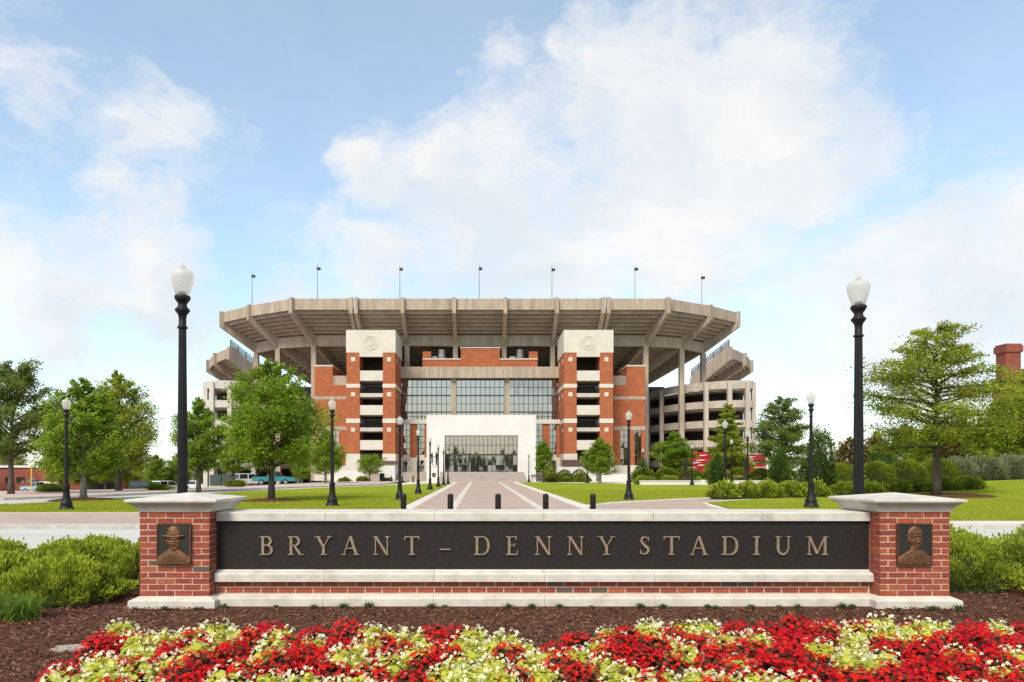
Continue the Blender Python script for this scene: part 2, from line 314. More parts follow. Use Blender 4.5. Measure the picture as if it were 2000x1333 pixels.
MB().sheet(LR, .035, .03).build('lawn_right', 'lawn', **ST)
MB().sheet([(4.4,24.9),(9.5,24.9),(9.75,28.6),(10.5,32),(12.9,35.2),(18,38.3),(40,43),(70,46.5),(70,49.5),(40,45.5),(20,41),(12.8,37.6),(10.1,35.5),(8,33.6),(6.4,32.1),(4.9,29.8),(4.4,28)], .006).build('side_path', 'brick_paving', **ST)
ribbon(LR[:8], .28, .022).build('path_edging', 'concrete_path', **ST)
ribbon([(9.45,20),(9.6,25),(9.8,28.6),(10.55,32),(12.95,35.2),(18,38.3),(40,43)], .25, .022).build('path_edging', 'concrete_path', **ST)
def island():
    nx, ny = 60, 40; vs = []; fs = []
    def left(y): return 9.55+sstep(24,32,y)*1.0+max(0,(y-32))*1.05
    for j in range(ny+1):
        y = 20.9+j*(45-20.9)/ny
        for i in range(nx+1):
            x0 = left(y); x = x0+(72-x0)*(i/nx)**1.4
            vs.append((x, y, hill(x, y)+.005))
    for j in range(ny):
        for i in range(nx): a = j*(nx+1)+i; fs.append((a, a+1, a+nx+2, a+nx+1))
    MB().add(vs, fs).build('grass_mound', 'lawn', smooth=True, **ST)
island()
KL = [(-60,33.5),(-32,33.9),(-24.4,35),(-21.7,39.4),(-19.6,48.4),(-15.2,59.4),(-11,68),(-9.2,76)]
MB().sheet([(-60,28.2),(-30,29),(-21.6,31),(-19.3,35),(-18.3,42),(-17.3,50),(-13.2,61),(-9,70),(-8.5,76)]+[(x+.1,y-.1) for x,y in KL[::-1]], .004).build('side_street', 'concrete_road', **ST)
ribbon(KL, .22, .13, .13).build('street_kerb', 'kerb', **ST)
def kl_y(x): return float(np.interp(x, [p[0] for p in KL], [p[1] for p in KL]))
gx = [-130+3*k for k in range(24)]+[-58+1.5*k for k in range(33)]; vs = []; fs = []
for x in gx:
    y0 = kl_y(x)+.13
    for k in range(30): y = y0+(152-y0)*(k/29)**1.6; vs.append((x, y, .11+drop(x, y)))
for i in range(len(gx)-1):
    for k in range(29): fs.append((i*30+k, (i+1)*30+k, (i+1)*30+k+1, i*30+k+1))
MB().add(vs, fs).build('street_pavement', 'brick_paving', smooth=True, **ST)
def grass(name, label, poly, ylim, n, seed, fz):
    rg = np.random.default_rng(seed); P = np.array(poly); lo, hi = P.min(0), P.max(0); lo[0] = max(lo[0], -24); hi[0] = min(hi[0], 36); hi[1] = min(hi[1], ylim)
    x = rg.uniform(lo[0], hi[0], n*3); y = lo[1]+(hi[1]-lo[1])*rg.uniform(0,1,n*3)**1.5; ins = np.zeros(n*3, bool); q = len(P)
    for i in range(q):
        (x0,y0),(x1,y1) = P[i], P[(i+1)%q]
        if y0 != y1: ins ^= ((y0 > y) != (y1 > y)) & (x < (x1-x0)*(y-y0)/(y1-y0)+x0)
    x, y = x[ins][:n], y[ins][:n]; n = len(x); z = np.array([fz(a, b) for a, b in zip(x, y)]); a = rg.uniform(0,2*math.pi,n); h = rg.uniform(.03,.075,n); w = rg.uniform(.006,.012,n)
    b = np.stack([x,y,z],1); s = np.stack([np.cos(a),np.sin(a),np.zeros(n)],1)*w[:,None]; t = b+np.stack([rg.normal(0,.02,n),rg.normal(0,.02,n),h],1)
    V = np.stack([b-s,b+s,t+s*.25,t-s*.25],1); setp(link(name, quads_mesh(name, V, 'grass_blade', rg.uniform(0,1,n))), label, 'grass', kind='stuff')
leaf_material('grass_blade', (.17,.21,.015), (.40,.40,.045), .35, 1)
grass('grass', 'short mown grass of the lawn beside the walkway lamps', LL, 45, 60000, 1, lambda x, y: .03)
grass('grass', 'short mown grass of the lawn inside the curved side path', LR, 52, 40000, 2, lambda x, y: .03)
grass('grass', 'short mown grass of the mound behind the sign', [(9.6,20.9),(36,20.9),(36,44),(23,44),(12.5,33.8),(10.6,32),(9.9,28)], 44, 60000, 3, lambda x, y: hill(x, y))
def mulch_ring(x, y, r, z, seed):
    rd = random.Random(seed); n = 28; vs = [(x, y, z+.11)]
    for q, (f, h) in enumerate(((.6,.085),(1.0,.0))):
        for i in range(n):
            a = 2*math.pi*i/n; rr = r*f*(1+rd.uniform(-.08,.08)); vs.append((x+rr*math.cos(a), y+rr*math.sin(a), (hill(x+rr*math.cos(a), y+rr*math.sin(a)) if x > 9.5 and y < 45 else z)+h))
    fs = [(0, 1+i, 1+(i+1)%n) for i in range(n)]+[(1+i, 1+n+i, 1+n+(i+1)%n, 1+(i+1)%n) for i in range(n)]
    MB().add(vs, fs).build('mulch_ring', 'mulch', smooth=True, **ST)
# bark chips of the foreground bed
def chips():
    rg = np.random.default_rng(5); n = 34000
    x = rg.uniform(-6.5, 8, n); y = 3.4+rg.beta(1.3, 1.5, n)*5.6
    ok = ~((y > 7.68) & (x > -3.95) & (x < 5.42)); x, y = x[ok], y[ok]; n = len(x)
    L_ = rg.uniform(.015,.055,n); w = rg.uniform(.005,.014,n); a = rg.uniform(0,math.pi,n); tl = rg.uniform(-.5,.5,n); z = rg.uniform(.004,.022,n)
    u = np.stack([np.cos(a)*np.cos(tl), np.sin(a)*np.cos(tl), np.sin(tl)], 1)*L_[:,None]/2; v = np.stack([-np.sin(a), np.cos(a), rg.uniform(-.4,.4,n)], 1)*w[:,None]/2
    c = np.stack([x, y, z], 1); up = np.array([0,0,.004])
    top = np.stack([c-u-v+up, c+u-v*.6+up, c+u*.9+v+up, c-u*.8+v+up], 1); s1 = np.stack([c-u-v-up, c+u-v*.6-up, c+u-v*.6+up, c-u-v+up], 1)
    V = np.concatenate([top, s1]); r = rg.uniform(0,1,n)
    return V, np.concatenate([r, r])
leaf_material('chip', (.045,.021,.014), (.32,.165,.105), .0, 1)
V_, r_ = chips()
setp(link('bark_chips', quads_mesh('bark_chips', V_, 'chip', r_)), 'shredded brown bark mulch around the flower bed', 'mulch', kind='stuff')

# ------------------------------------------------------------------ the sign wall
sign = thing('sign_wall', (.74, 8.1, 0), 'brick and limestone monument sign with black panel reading BRYANT-DENNY STADIUM between two brick piers', 'sign')
def sq(mb, prof, cx, cy):
    vs = []; fs = []
    for h, z in prof: vs += [(cx-h,cy-h,z),(cx+h,cy-h,z),(cx+h,cy+h,z),(cx-h,cy+h,z)]
    for k in range(len(prof)-1):
        for i in range(4): fs.append((k*4+i, k*4+(i+1)%4, k*4+4+(i+1)%4, k*4+4+i))
    fs += [(3,2,1,0), tuple((len(prof)-1)*4+i for i in range(4))]
    return mb.add(vs, fs)
def brick_mesh(l, d=.095, h=.0565, c=.003):
    m = MB(); x, z = l/2, h/2
    vs = [(-x,c,-z),(x,c,-z),(x,c,z),(-x,c,z),(-x+c,0,-z+c),(x-c,0,-z+c),(x-c,0,z-c),(-x+c,0,z-c),(-x,d,-z),(x,d,-z),(x,d,z),(-x,d,z)]
    m.add(vs, [(4,5,6,7),(0,1,5,4),(1,2,6,5),(2,3,7,6),(3,0,4,7),(0,8,9,1),(1,9,10,2),(2,10,11,3),(3,11,8,0),(8,11,10,9)])
    me = bpy.data.meshes.new('brick'); me.from_pydata(m.v, [], m.f); me.materials.append(MATS['sign_brick']); return me
BR_F, BR_H, BR_S = brick_mesh(.1885), brick_mesh(.0885), brick_mesh(.0885, .19)
CH = .0685; YP = 7.75; Z0 = .124; rb = random.Random(4)
def jit(): return rb.uniform(-.0022, .0022)
for cx, inner in ((-3.465, 1), (4.94, -1)):
    h = .401; cy = YP+h
    pier = MB().box(cx-.391, cx+.391, YP+.005, cy+.391, .05, 1.09).build('pier', 'mortar', sign, label='square red brick pier with stone cap and bronze portrait plaque')
    for r in range(14):
        z = Z0+(r+.5)*CH; ends = r % 2
        xs = [cx-.401+.1003+.2005*k for k in range(4)] if not ends else [cx-.401+.2005*(k+1) for k in range(3)]
        for x in xs: link('brick', BR_F, pier, (x+jit()*.5, YP+jit(), z+jit()*.3))
        if ends:
            for x in (cx-.354, cx+.354): link('brick', BR_S, pier, (x, YP+jit(), z))
        if inner:                                     # the return on the sign side
            link('brick', BR_H if not ends else BR_F, pier, (cx+inner*(.401+jit()*.5), YP+(.148 if not ends else .302), z), (0, 0, R(90*inner)))
    bw = MB()                                         # the other two sides, joined
    for r in range(14):
        z = Z0+r*CH+.0055
        for k in range(4):
            o = .1003 if r % 2 else .2
            y0 = YP+(.1 if not r % 2 else .2)+k*.2
            if y0+.19 < YP+.81: bw.box(*sorted((cx-inner*.401, cx-inner*.36)), y0+.005, y0+.19, z, z+.0575)
            x0 = cx-.401+k*.2005+(.1 if r % 2 else 0)
            if x0+.19 < cx+.41: bw.box(x0+.005, x0+.1905, cy+.36, cy+.401, z, z+.0575)
    bw.build('brickwork', 'sign_brick', pier, kind='stuff')
    sq(MB(), [(.488,0),(.488,.080),(.484,.086),(.406,.1235),(.395,.1235)], cx, cy).build('plinth', 'limestone', sign)
    cap = sq(MB(), [(.39,1.084),(.412,1.086),(.412,1.104),(.425,1.110),(.425,1.122),(.432,1.132),(.452,1.160),(.478,1.176),(.486,1.178),(.486,1.192),(.516,1.198),(.516,1.222),(.512,1.226),(.02,1.290)], cx, cy)
    cap.build('pier_cap', 'limestone', sign)
XJ = [-3.053,-1.794,-.529,.742,2.013,3.279,4.527]
MB().box(-3.06, 4.535, 8.0, 8.5, 0, 1.0).build('wall_core', 'mortar', sign)
def course(name, prof, ends=(0,0)):
    for i in range(6):
        a = XJ[i]+(.002 if i else -.004); b = XJ[i+1]-(.002 if i < 5 else -.004)
        MB().prism(prof, lambda p, k: (a if k == 0 else b, p[0], p[1])).build(name, 'limestone', sign)
course('coping_stone', [(7.92,.966),(7.92,1.055),(7.932,1.067),(8.56,1.067),(8.57,1.055),(8.57,.966)])
course('ledge_stone', [(7.85,.272),(7.85,.352),(7.862,.366),(7.93,.384),(7.953,.399),(7.998,.399),(7.998,.272)])
course('base_stone', [(7.80,0),(7.80,.082),(7.806,.09),(7.925,.1235),(7.998,.1235),(7.998,0)])
MB().box(-3.058, 4.533, 7.934, 7.998, .1245, .271).build('joint_bed', 'mortar', sign)
for r in range(2):
    z = .1245+(r+.5)*.0725; x = -3.05+(.0 if r else -.1)
    while x < 4.52:
        a, b = max(x+.005, -3.055), min(x+.1965, 4.528)
        if b-a > .18: link('brick', BR_F, sign, ((a+b)/2, 7.93+jit(), z))
        elif b-a > .06: link('brick', BR_H, sign, ((a+b)/2, 7.93+jit(), z))
        x += .2017
panel = MB().box(-3.058, 4.533, 7.955, 7.997, .4, .965).build('sign_panel', 'granite', sign, label='long black granite panel with raised bronze capitals')
# lettering: raised serif capitals, strokes in units of the cap height
def letter(ch, w):
    T, h = .135, .055; S = []
    def rect(x0, y0, x1, y1): S.append([(x0,y0),(x1,y0),(x1,y1),(x0,y1)])
    def stem(x, t=T, top=True, bot=True, s=.10):
        rect(x-t/2, 0, x+t/2, 1)
        if bot: S.append([(x-t/2-s,0),(x+t/2+s,0),(x+t/2+s,.035),(x+t/2,.075),(x-t/2,.075),(x-t/2-s,.035)])
        if top: S.append([(x-t/2-s,1),(x-t/2-s,.965),(x-t/2,.925),(x+t/2,.925),(x+t/2+s,.965),(x+t/2+s,1)])
    def diag(x0, y0, x1, y1, t): S.append([(x0-t/2,y0),(x0+t/2,y0),(x1+t/2,y1),(x1-t/2,y1)])
    def foot(x, y, s=.15): S.append([(x-s,y),(x+s,y),(x+s,y+.04),(x-s,y+.04)])
    def rib(pts, wd):
        for i in range(len(pts)-1):
            (x0,y0),(x1,y1) = pts[i], pts[i+1]; d = math.hypot(x1-x0, y1-y0) or 1; nx, ny = -(y1-y0)/d, (x1-x0)/d
            e = .008; ex, ey = (x1-x0)/d*e, (y1-y0)/d*e
            S.append([(x0-ex+nx*wd[i]/2,y0-ey+ny*wd[i]/2),(x1+ex+nx*wd[i+1]/2,y1+ey+ny*wd[i+1]/2),(x1+ex-nx*wd[i+1]/2,y1+ey-ny*wd[i+1]/2),(x0-ex-nx*wd[i]/2,y0-ey-ny*wd[i]/2)])
    def bowl(x0, yc, rx, ry):                            # right-hand bowl from the stem at x0
        p = [(x0, yc+ry)]+[(x0+rx*.45+rx*.55*math.sin(a), yc+ry*math.cos(a)) for a in [math.pi*k/14 for k in range(15)]]+[(x0, yc-ry)]
        wd = [h]+[h+(T-h)*math.sin(math.pi*k/14)**1.3 for k in range(15)]+[h]; rib(p, wd)
    if ch == 'B': stem(.18); bowl(.2, .75, w-.32, .222); bowl(.2, .27, w-.26, .242)
    elif ch == 'R': stem(.18); bowl(.2, .74, w-.42, .232); diag(w-.13, .0, .36, .5, T); foot(w-.08, 0, .11)
    elif ch == 'D': stem(.18); bowl(.2, .5, w-.28, .472)
    elif ch == 'E':
        stem(.18); rect(.2, .945, w-.06, 1); rect(.2, 0, w, .055); rect(.2, .49, w-.16, .54)
        S.append([(w-.12,.8),(w-.06,.8),(w-.06,1),(w-.10,1)]); S.append([(w-.07,0),(w,0),(w+.02,.22),(w-.02,.22)]); rect(w-.19,.42,w-.15,.61)
    elif ch == 'T':
        stem(w/2, top=False); rect(0, .94, w, 1)
        S.append([(0,.78),(.045,.80),(.06,.94),(0,.94)]); S.append([(w,.78),(w-.045,.80),(w-.06,.94),(w,.94)])
    elif ch == 'I': stem(w/2, s=.13)
    elif ch == 'N': stem(.15, .06); stem(w-.12, .06, bot=False); diag(w-.12, 0, .15, 1, .15)
    elif ch == 'A': diag(.10, 0, w/2-.02, 1, .06); diag(w-.13, 0, w/2, 1, .145); rect(.24, .33, w-.26, .385); foot(.10, 0, .12); foot(w-.13, 0, .16)
    elif ch == 'Y': diag(w/2, .42, .13, 1, .14); diag(w/2, .42, w-.12, 1, .06); rect(w/2-T/2, 0, w/2+T/2, .46); foot(w/2, 0, .19); foot(.13, .96, .17); foot(w-.12, .96, .13)
    elif ch == 'U':
        p = [(.15,1),(.15,.34)]+[(w/2-(w/2-.15)*math.cos(a), .34-.30*math.sin(a)) for a in [math.pi*k/12 for k in range(1,12)]]+[(w-.12,.34),(w-.12,1)]
        rib(p, [T,T]+[T+(.06-T)*k/12 for k in range(1,12)]+[.06,.06]); foot(.15, .96, .17); foot(w-.12, .96, .13)
    elif ch == 'M': stem(.15, .06, top=False); stem(w-.16, T, top=False); diag(w/2-.02, .08, .15, 1, .145); diag(w/2-.02, .05, w-.16, 1, .06); foot(.12, .96, .12); foot(w-.14, .96, .14)
    elif ch == 'S':
        p = [(w-.07,.80),(w-.10,.90),(w*.56,.965),(w*.33,.945),(.11,.85),(.10,.71),(.2,.60),(w*.5,.505),(w-.13,.40),(w-.075,.25),(w-.15,.10),(w*.46,.032),(.2,.06),(.07,.17),(.05,.25)]
        rib(p, [.03,.05,.055,.07,.11,.13,.135,.14,.135,.13,.10,.06,.055,.05,.03]); rect(w-.09,.74,w-.05,.96); rect(.03,.04,.07,.28)
    elif ch == '-': rect(0, .27, w, .33)
    return S
LET = [('B',507,533),('R',562,592),('Y',616,648),('A',668,701),('N',728,761),('T',790,819),('-',859,880),('D',925,957),('E',988,1011),('N',1044,1077),('N',1107,1140),('Y',1168,1201),
       ('S',1249,1269),('T',1296,1327),('A',1348,1382),('D',1409,1442),('I',1470,1485),('U',1514,1544),('M',1575,1617)]
for ch, a, b in LET:
    H = .217; x0 = (a-937)*.005957; w = (b-a)*.005957/H; m = MB()
    for i, poly in enumerate(letter(ch, w)):
        f = 7.934-.0003*(i % 9)
        m.prism(poly, lambda p, k: (x0+p[0]*H, f if k == 0 else 7.954, .570+p[1]*H))
    m.build('letter' if ch != '-' else 'dash', 'bronze_letter', panel)
# plaques: a bronze plate with a raised bust
def plaque(x0, x1, z0, z1, hat):
    y = YP-.004; f = .013
    back = MB().box(x0+f, x1-f, y-.018, y, z0+f, z1-f).build('plaque', 'bronze_dark', sign, label='bronze portrait plaque of a man in a brimmed hat' if hat else 'bronze portrait plaque of a bareheaded man in suit and tie')
    fr = MB(); fr.box(x0,x1,y-.028,y,z0,z0+f); fr.box(x0,x1,y-.028,y,z1-f,z1); fr.box(x0,x0+f,y-.028,y,z0+f,z1-f); fr.box(x1-f,x1,y-.028,y,z0+f,z1-f)
    fr.build('frame', 'bronze_relief', back)
    n, mm = 84, 100; Wd, Hd = x1-x0-2*f, z1-z0-2*f
    def E(u, v, cu, cv, a, b, hh, rot=0):
        du, dv = u-cu, v-cv
        if rot: c, s_ = math.cos(rot), math.sin(rot); du, dv = du*c+dv*s_, -du*s_+dv*c
        q = 1-(du/a)**2-(dv/b)**2
        return hh*math.sqrt(q) if q > 0 else 0
    def height(u, v):                               # u, v in 0..1 across and up the plate
        hu, vc = (.48, .57) if hat else (.53, .64); z = 0
        z = max(z, E(u, v, hu, vc+.03, .215, .25, .042), E(u, v, hu+.03, vc-.10, .165, .16, .044))      # skull and jaw
        z = max(z, E(u, v, hu-.205, vc-.03, .04, .075, .024), E(u, v, hu-.01, vc-.24, .14, .16, .030))     # ear, neck
        sh = .37-.62*max(0, abs(u-hu)-.13)**1.15
        if v < sh: z = max(z, .020+.014*min(1, (sh-v)*7)+.006*math.cos((u-.5)*5))                       # shoulders
        if v < .36 and z > 0:
            for s_ in (-1, 1):                        # lapels and collar
                d = abs((u-hu)-s_*(.03+.42*(.36-v))); z += .008*max(0, 1-d/.022) if v < .34 else 0
                d = abs((u-hu)-s_*(.20-.35*(.36-v))); z -= .007*max(0, 1-d/.015) if v < .30 else 0
            z += .011*max(0, 1-abs(u-hu)/.042) if v < .28 else 0
        face = z > .012 and vc-.26 < v < vc+.16 and abs(u-hu) < .2
        if face:
            z += E(u, v, hu+.05, vc-.03, .026, .07, .020)+E(u, v, hu+.05, vc-.075, .045, .025, .012)     # nose
            z += E(u, v, hu+.04, vc+.075, .15, .022, .010)                                           # brow
            for s_ in (-.06, .14): z -= E(u, v, hu+s_, vc+.035, .05, .024, .014); z += E(u, v, hu+s_, vc+.032, .026, .013, .010)
            z -= E(u, v, hu+.045, vc-.145, .075, .010, .011); z += E(u, v, hu+.045, vc-.168, .055, .016, .008)+E(u, v, hu+.04, vc-.215, .06, .03, .010)
            z += E(u, v, hu-.08, vc-.07, .07, .06, .007)-E(u, v, hu-.03, vc-.115, .018, .06, .006, .5)
        if hat:
            if v > .715: z = max(z, E(u, v, .49, .77, .215, .205, .050)-E(u, v, .47, 1.0, .06, .16, .016))  # crown
            bv = .715+.10*(u-.49)**2*3-.02
            if abs(v-bv) < .022 and abs(u-.49) < .335: z = max(z, .056-.02*abs(u-.49))                   # brim
            if .735 < v < .785 and abs(u-.49) < .20: z += .004
        else:
            if v > vc+.12 or (u < hu-.12 and v > vc): z = max(z, E(u, v, hu-.01, vc+.09, .235, .235, .046)+.0025*math.sin(u*70+v*45) if E(u, v, hu-.01, vc+.09, .235, .235, 1) > 0 else z)   # hair
        return max(z, 0)
    hv = [[height(i/n, j/mm) for i in range(n+1)] for j in range(mm+1)]
    vs = [(x0+f+Wd*i/n, y-.0175-hv[j][i]*.62, z0+f+Hd*j/mm) for j in range(mm+1) for i in range(n+1)]; fs = []
    for j in range(mm):
        for i in range(n):
            q = (j*(n+1)+i, j*(n+1)+i+1, (j+1)*(n+1)+i+1, (j+1)*(n+1)+i)
            if max(hv[j][i], hv[j][i+1], hv[j+1][i], hv[j+1][i+1]) > .001: fs.append(q)
    MB().add(vs, fs).build('portrait_bust', 'bronze_relief', back, smooth=True)
plaque(-3.655, -3.267, .483, .952, True); plaque(4.722, 5.122, .478, .952, False)

# ------------------------------------------------------------------ the stadium
stad = thing('stadium', (0, 95, 0), 'large brick and concrete stadium with cantilevered upper deck and white entrance portal', 'stadium')
RIM = [(-39.1,103.8),(-33.5,99.5),(-26.2,95.4),(-17.95,95.4),(-17.25,95.4),(-10.75,95.4),(-3.58,95.4),(3.58,95.4),(10.75,95.4),(17.25,95.4),(17.95,95.4),(26.2,95.4),(33.5,99.5),(39.1,103.8)]
INN = [(-35,107),(-30.4,102.9),(-24.5,100.9)]+[(x,100.9) for x,_ in RIM[3:11]]+[(24.5,100.9),(30.4,102.9),(35,107)]
def zs(s): return 24.0-.4545*5.5*s                     # seat soffit line, s = 1 at the ring beam
def at(i, s): a, b = RIM[i], INN[i]; return (a[0]+(b[0]-a[0])*s, a[1]+(b[1]-a[1])*s)
deck = MB().box(-31, 31, 114.6, 115.2, -1.5, 15.5).build('back_wall', 'interior_shade', stad)
NR = 21; SM = 3.2
for i in range(13):
    if i in (3, 9): continue                           # movement joint between paired beams
    m = MB()
    for k in range(NR):
        s0, s1 = SM*k/NR, SM*(k+1)/NR; z0, z1 = zs(s0), zs(s1); A0, A1, B0, B1 = at(i,s0), at(i,s1), at(i+1,s0), at(i+1,s1)
        m.add([(*A0,z0),(*B0,z0),(*B1,z0),(*A1,z0),(*A1,z1),(*B1,z1)], [(0,3,2,1),(3,4,5,2)])
        m.add([(*A0,z0+.28),(*B0,z0+.28),(*B1,z0+.28),(*A1,z0+.28),(*A1,z1+.28),(*B1,z1+.28)], [(0,1,2,3),(3,2,5,4)])
        C0, D0 = at(i,s1-.045), at(i+1,s1-.045)             # drip lip under each riser
        m.add([(*C0,z1-.12),(*D0,z1-.12),(*B1,z1-.12),(*A1,z1-.12),(*C0,z0-.001),(*D0,z0-.001),(*A1,z1-.001),(*B1,z1-.001)], [(0,3,2,1),(0,1,5,4),(3,6,7,2)])
    m.build('seating_slab', 'soffit_concrete', stad)
    f = MB(); A, B = at(i,0), at(i+1,0); A2, B2 = at(i,.05), at(i+1,.05)
    f.prism([A,B,B2,A2], lambda p, k: (p[0], p[1], 23.94 if k == 0 else 25.5)); f.build('fascia_panel', 'deck_concrete', stad)
    b = MB(); A, B, A2, B2 = at(i,.94), at(i+1,.94), at(i,1.06), at(i+1,1.06)
    b.prism([A,B,B2,A2], lambda p, k: (p[0], p[1], 19.8 if k == 0 else 21.35)); b.build('ring_beam', 'deck_concrete', stad)
PROF = [(-.085,25.58),(.03,25.58),(.03,24.35),(1.0,21.85),(SM,zs(SM)+.4),(SM,zs(SM)-1.4),(1.06,19.75),(.94,19.95),(.0,23.0),(-.085,23.35)]
for i in range(14):
    a, b = Vector(RIM[i]), Vector(INN[i]); d = (b-a); n = Vector((-d.y, d.x)).normalized()*.26
    def fn(p, k): q = a+d*p[0]+(n if k else -n); return (q.x, q.y, p[1])
    MB().prism(PROF, fn).build('raker_beam', 'deck_concrete', stad)
    if i in (3, 10): continue
    q = Vector(INN[i]); MB().box(q.x-.36, q.x+.36, q.y-.34, q.y+.38, 0, 19.79).build('column', 'deck_concrete', stad)
for px, top in ((490,532),(620,517),(781,518),(936,517),(1078,519),(1240,518),(1369,535)):
    Y = {490:99.6, 1369:99.0}.get(px, 95.7); x = (px-937)*Y/1333; zt = 1.56+(918-top)*Y/1333
    if px in (490, 1369): x = -33.2 if px == 490 else 32.2
    p = MB().tube([(x,Y,24.6),(x,Y,zt)], [.075,.04], 8).build('light_pole', 'grey_metal', stad)
    MB().box(x-.06, x+.42, Y-.2, Y+.2, zt-.75, zt-.45).build('floodlight', 'dark_frame', p)
# corner decks and spiral ramps on either side
for sg in (-1, 1):
    D = [(28.2,114.2),(29.0,108.8),(30.7,104.2),(33.4,100.8),(36.2,99.0),(38.7,98.8),(39.9,99.6),(41,105),(43,126)]
    P = [Vector((sg*x, y)) for x, y in D]; cen = Vector((sg*39, 116))
    drum = MB().prism([P[0]+(cen-P[0])*.2]+[p+(cen-p).normalized()*3.6 for p in P[1:-1]]+[P[-1]+(cen-P[-1])*.3], lambda p, k: (p.x, p.y, -2.5 if k == 0 else 13.2)).build('ramp_building', 'interior_shade', stad, label='curved open concrete ramp building with stacked parapet bands')
    mt = 'pale_concrete' if sg < 0 else 'drum_concrete'  # left side paler: its sunlit look is put into the concrete colour
    for lv, (z0, z1) in enumerate(((13.35,14.5),(10.6,11.65),(7.75,8.8),(4.9,5.95),(2.05,3.1))):
        for i in range(8):                              # each bay of the parapet follows the curve
            m = MB(); q = [P[max(0,i-1)], P[i], P[i+1], P[min(8,i+2)]]
            pts = [.5*((2*q[1])+(q[2]-q[0])*t+(2*q[0]-5*q[1]+4*q[2]-q[3])*t*t+(3*q[1]-q[0]-3*q[2]+q[3])*t**3) for t in (0,.25,.5,.75,1)]
            for a, b in zip(pts[:-1], pts[1:]):
                na, nb = (cen-a).normalized()*.3, (cen-b).normalized()*.3; m.prism([a,b,b+nb,a+na], lambda p, k: (p.x, p.y, z0 if k == 0 else z1))
            m.build('parapet_band', mt, drum)
        MB().prism([p+(cen-p).normalized()*.31 for p in P]+[cen], lambda p, k: (p.x, p.y, z0-.3 if k == 0 else z0-.02)).build('floor_slab', 'soffit_concrete', drum)
    for i, p in enumerate(P[:-1]):
        q = p-(cen-p).normalized()*.06; MB().box(q.x-.3, q.x+.3, q.y-.3, q.y+.3, -2.5, 14.2 if i % 3 else 14.35).build('column', mt, drum)
        q = p+(cen-p).normalized()*4.2; MB().box(q.x-.3, q.x+.3, q.y-.3, q.y+.3, -2.5, 13.3).build('column', 'drum_concrete', drum)
    # lower corner deck behind it
    C = [(40.9,112),(43.3,114.7),(45.6,118),(47.8,121.5),(49.8,125.5),(51.2,130.5)]; I = [(36.9,118.9),(38.8,121),(40.5,123.5),(42.1,126.3),(43.5,129.5),(44.4,133.5)]
    C = [Vector((sg*x, y)) for x, y in C]; I = [Vector((sg*x, y)) for x, y in I]
    cd = None
    for i in range(5):
        m = MB()
        for k in range(10):
            s0, s1 = k/10, (k+1)/10; z0, z1 = 20.3-3.6*s0, 20.3-3.6*s1; A0, A1, B0, B1 = [u.lerp(v, s) for u, v, s in ((C[i],I[i],s0),(C[i],I[i],s1),(C[i+1],I[i+1],s0),(C[i+1],I[i+1],s1))]
            m.add([(*A0,z0),(*B0,z0),(*B1,z0),(*A1,z0),(*A1,z1),(*B1,z1)], [(0,3,2,1),(3,4,5,2)]); m.add([(*A0,z0+.3),(*B0,z0+.3),(*B1,z0+.3),(*A1,z0+.3)], [(0,1,2,3)])
        m.build('seating_slab', 'soffit_concrete', stad)
        m = MB(); m.prism([C[i],C[i+1],C[i+1].lerp(I[i+1],.04),C[i].lerp(I[i],.04)], lambda p, k: (p.x, p.y, 20.0 if k == 0 else 21.6)); m.build('fascia_panel', 'deck_concrete', stad)
    for i in (0, 2, 4):
        d = I[i]-C[i]; n = Vector((-d.y, d.x)).normalized()*.3
        def fn(p, k): q = C[i]+d*p[0]+(n if k else -n); return (q.x, q.y, p[1])
        MB().prism([(-.06,21.7),(.04,21.7),(1.0,17.7),(1.05,15.4),(.9,15.4),(.0,19.3),(-.06,19.6)], fn).build('raker_beam', 'deck_concrete', stad)
        q = I[i]; MB().box(q.x-.35, q.x+.35, q.y-.35, q.y+.35, 0, 15.6).build('column', mt, stad)
    rl = MB()
    for s in (0,.2,.4,.6,.8,1.0):
        q = C[0].lerp(I[0], s); z = 21.6-3.9*s; rl.tube([(q.x,q.y,z),(q.x,q.y,z+1.3)], [.08,.08], 5)
    for dz in (.25,.5,.75,1.0,1.3): rl.tube([(*C[0],21.6+dz),(*I[0],17.7+dz)], [.075,.075], 5)
    rl.build('stair_railing', 'brown_metal', stad)
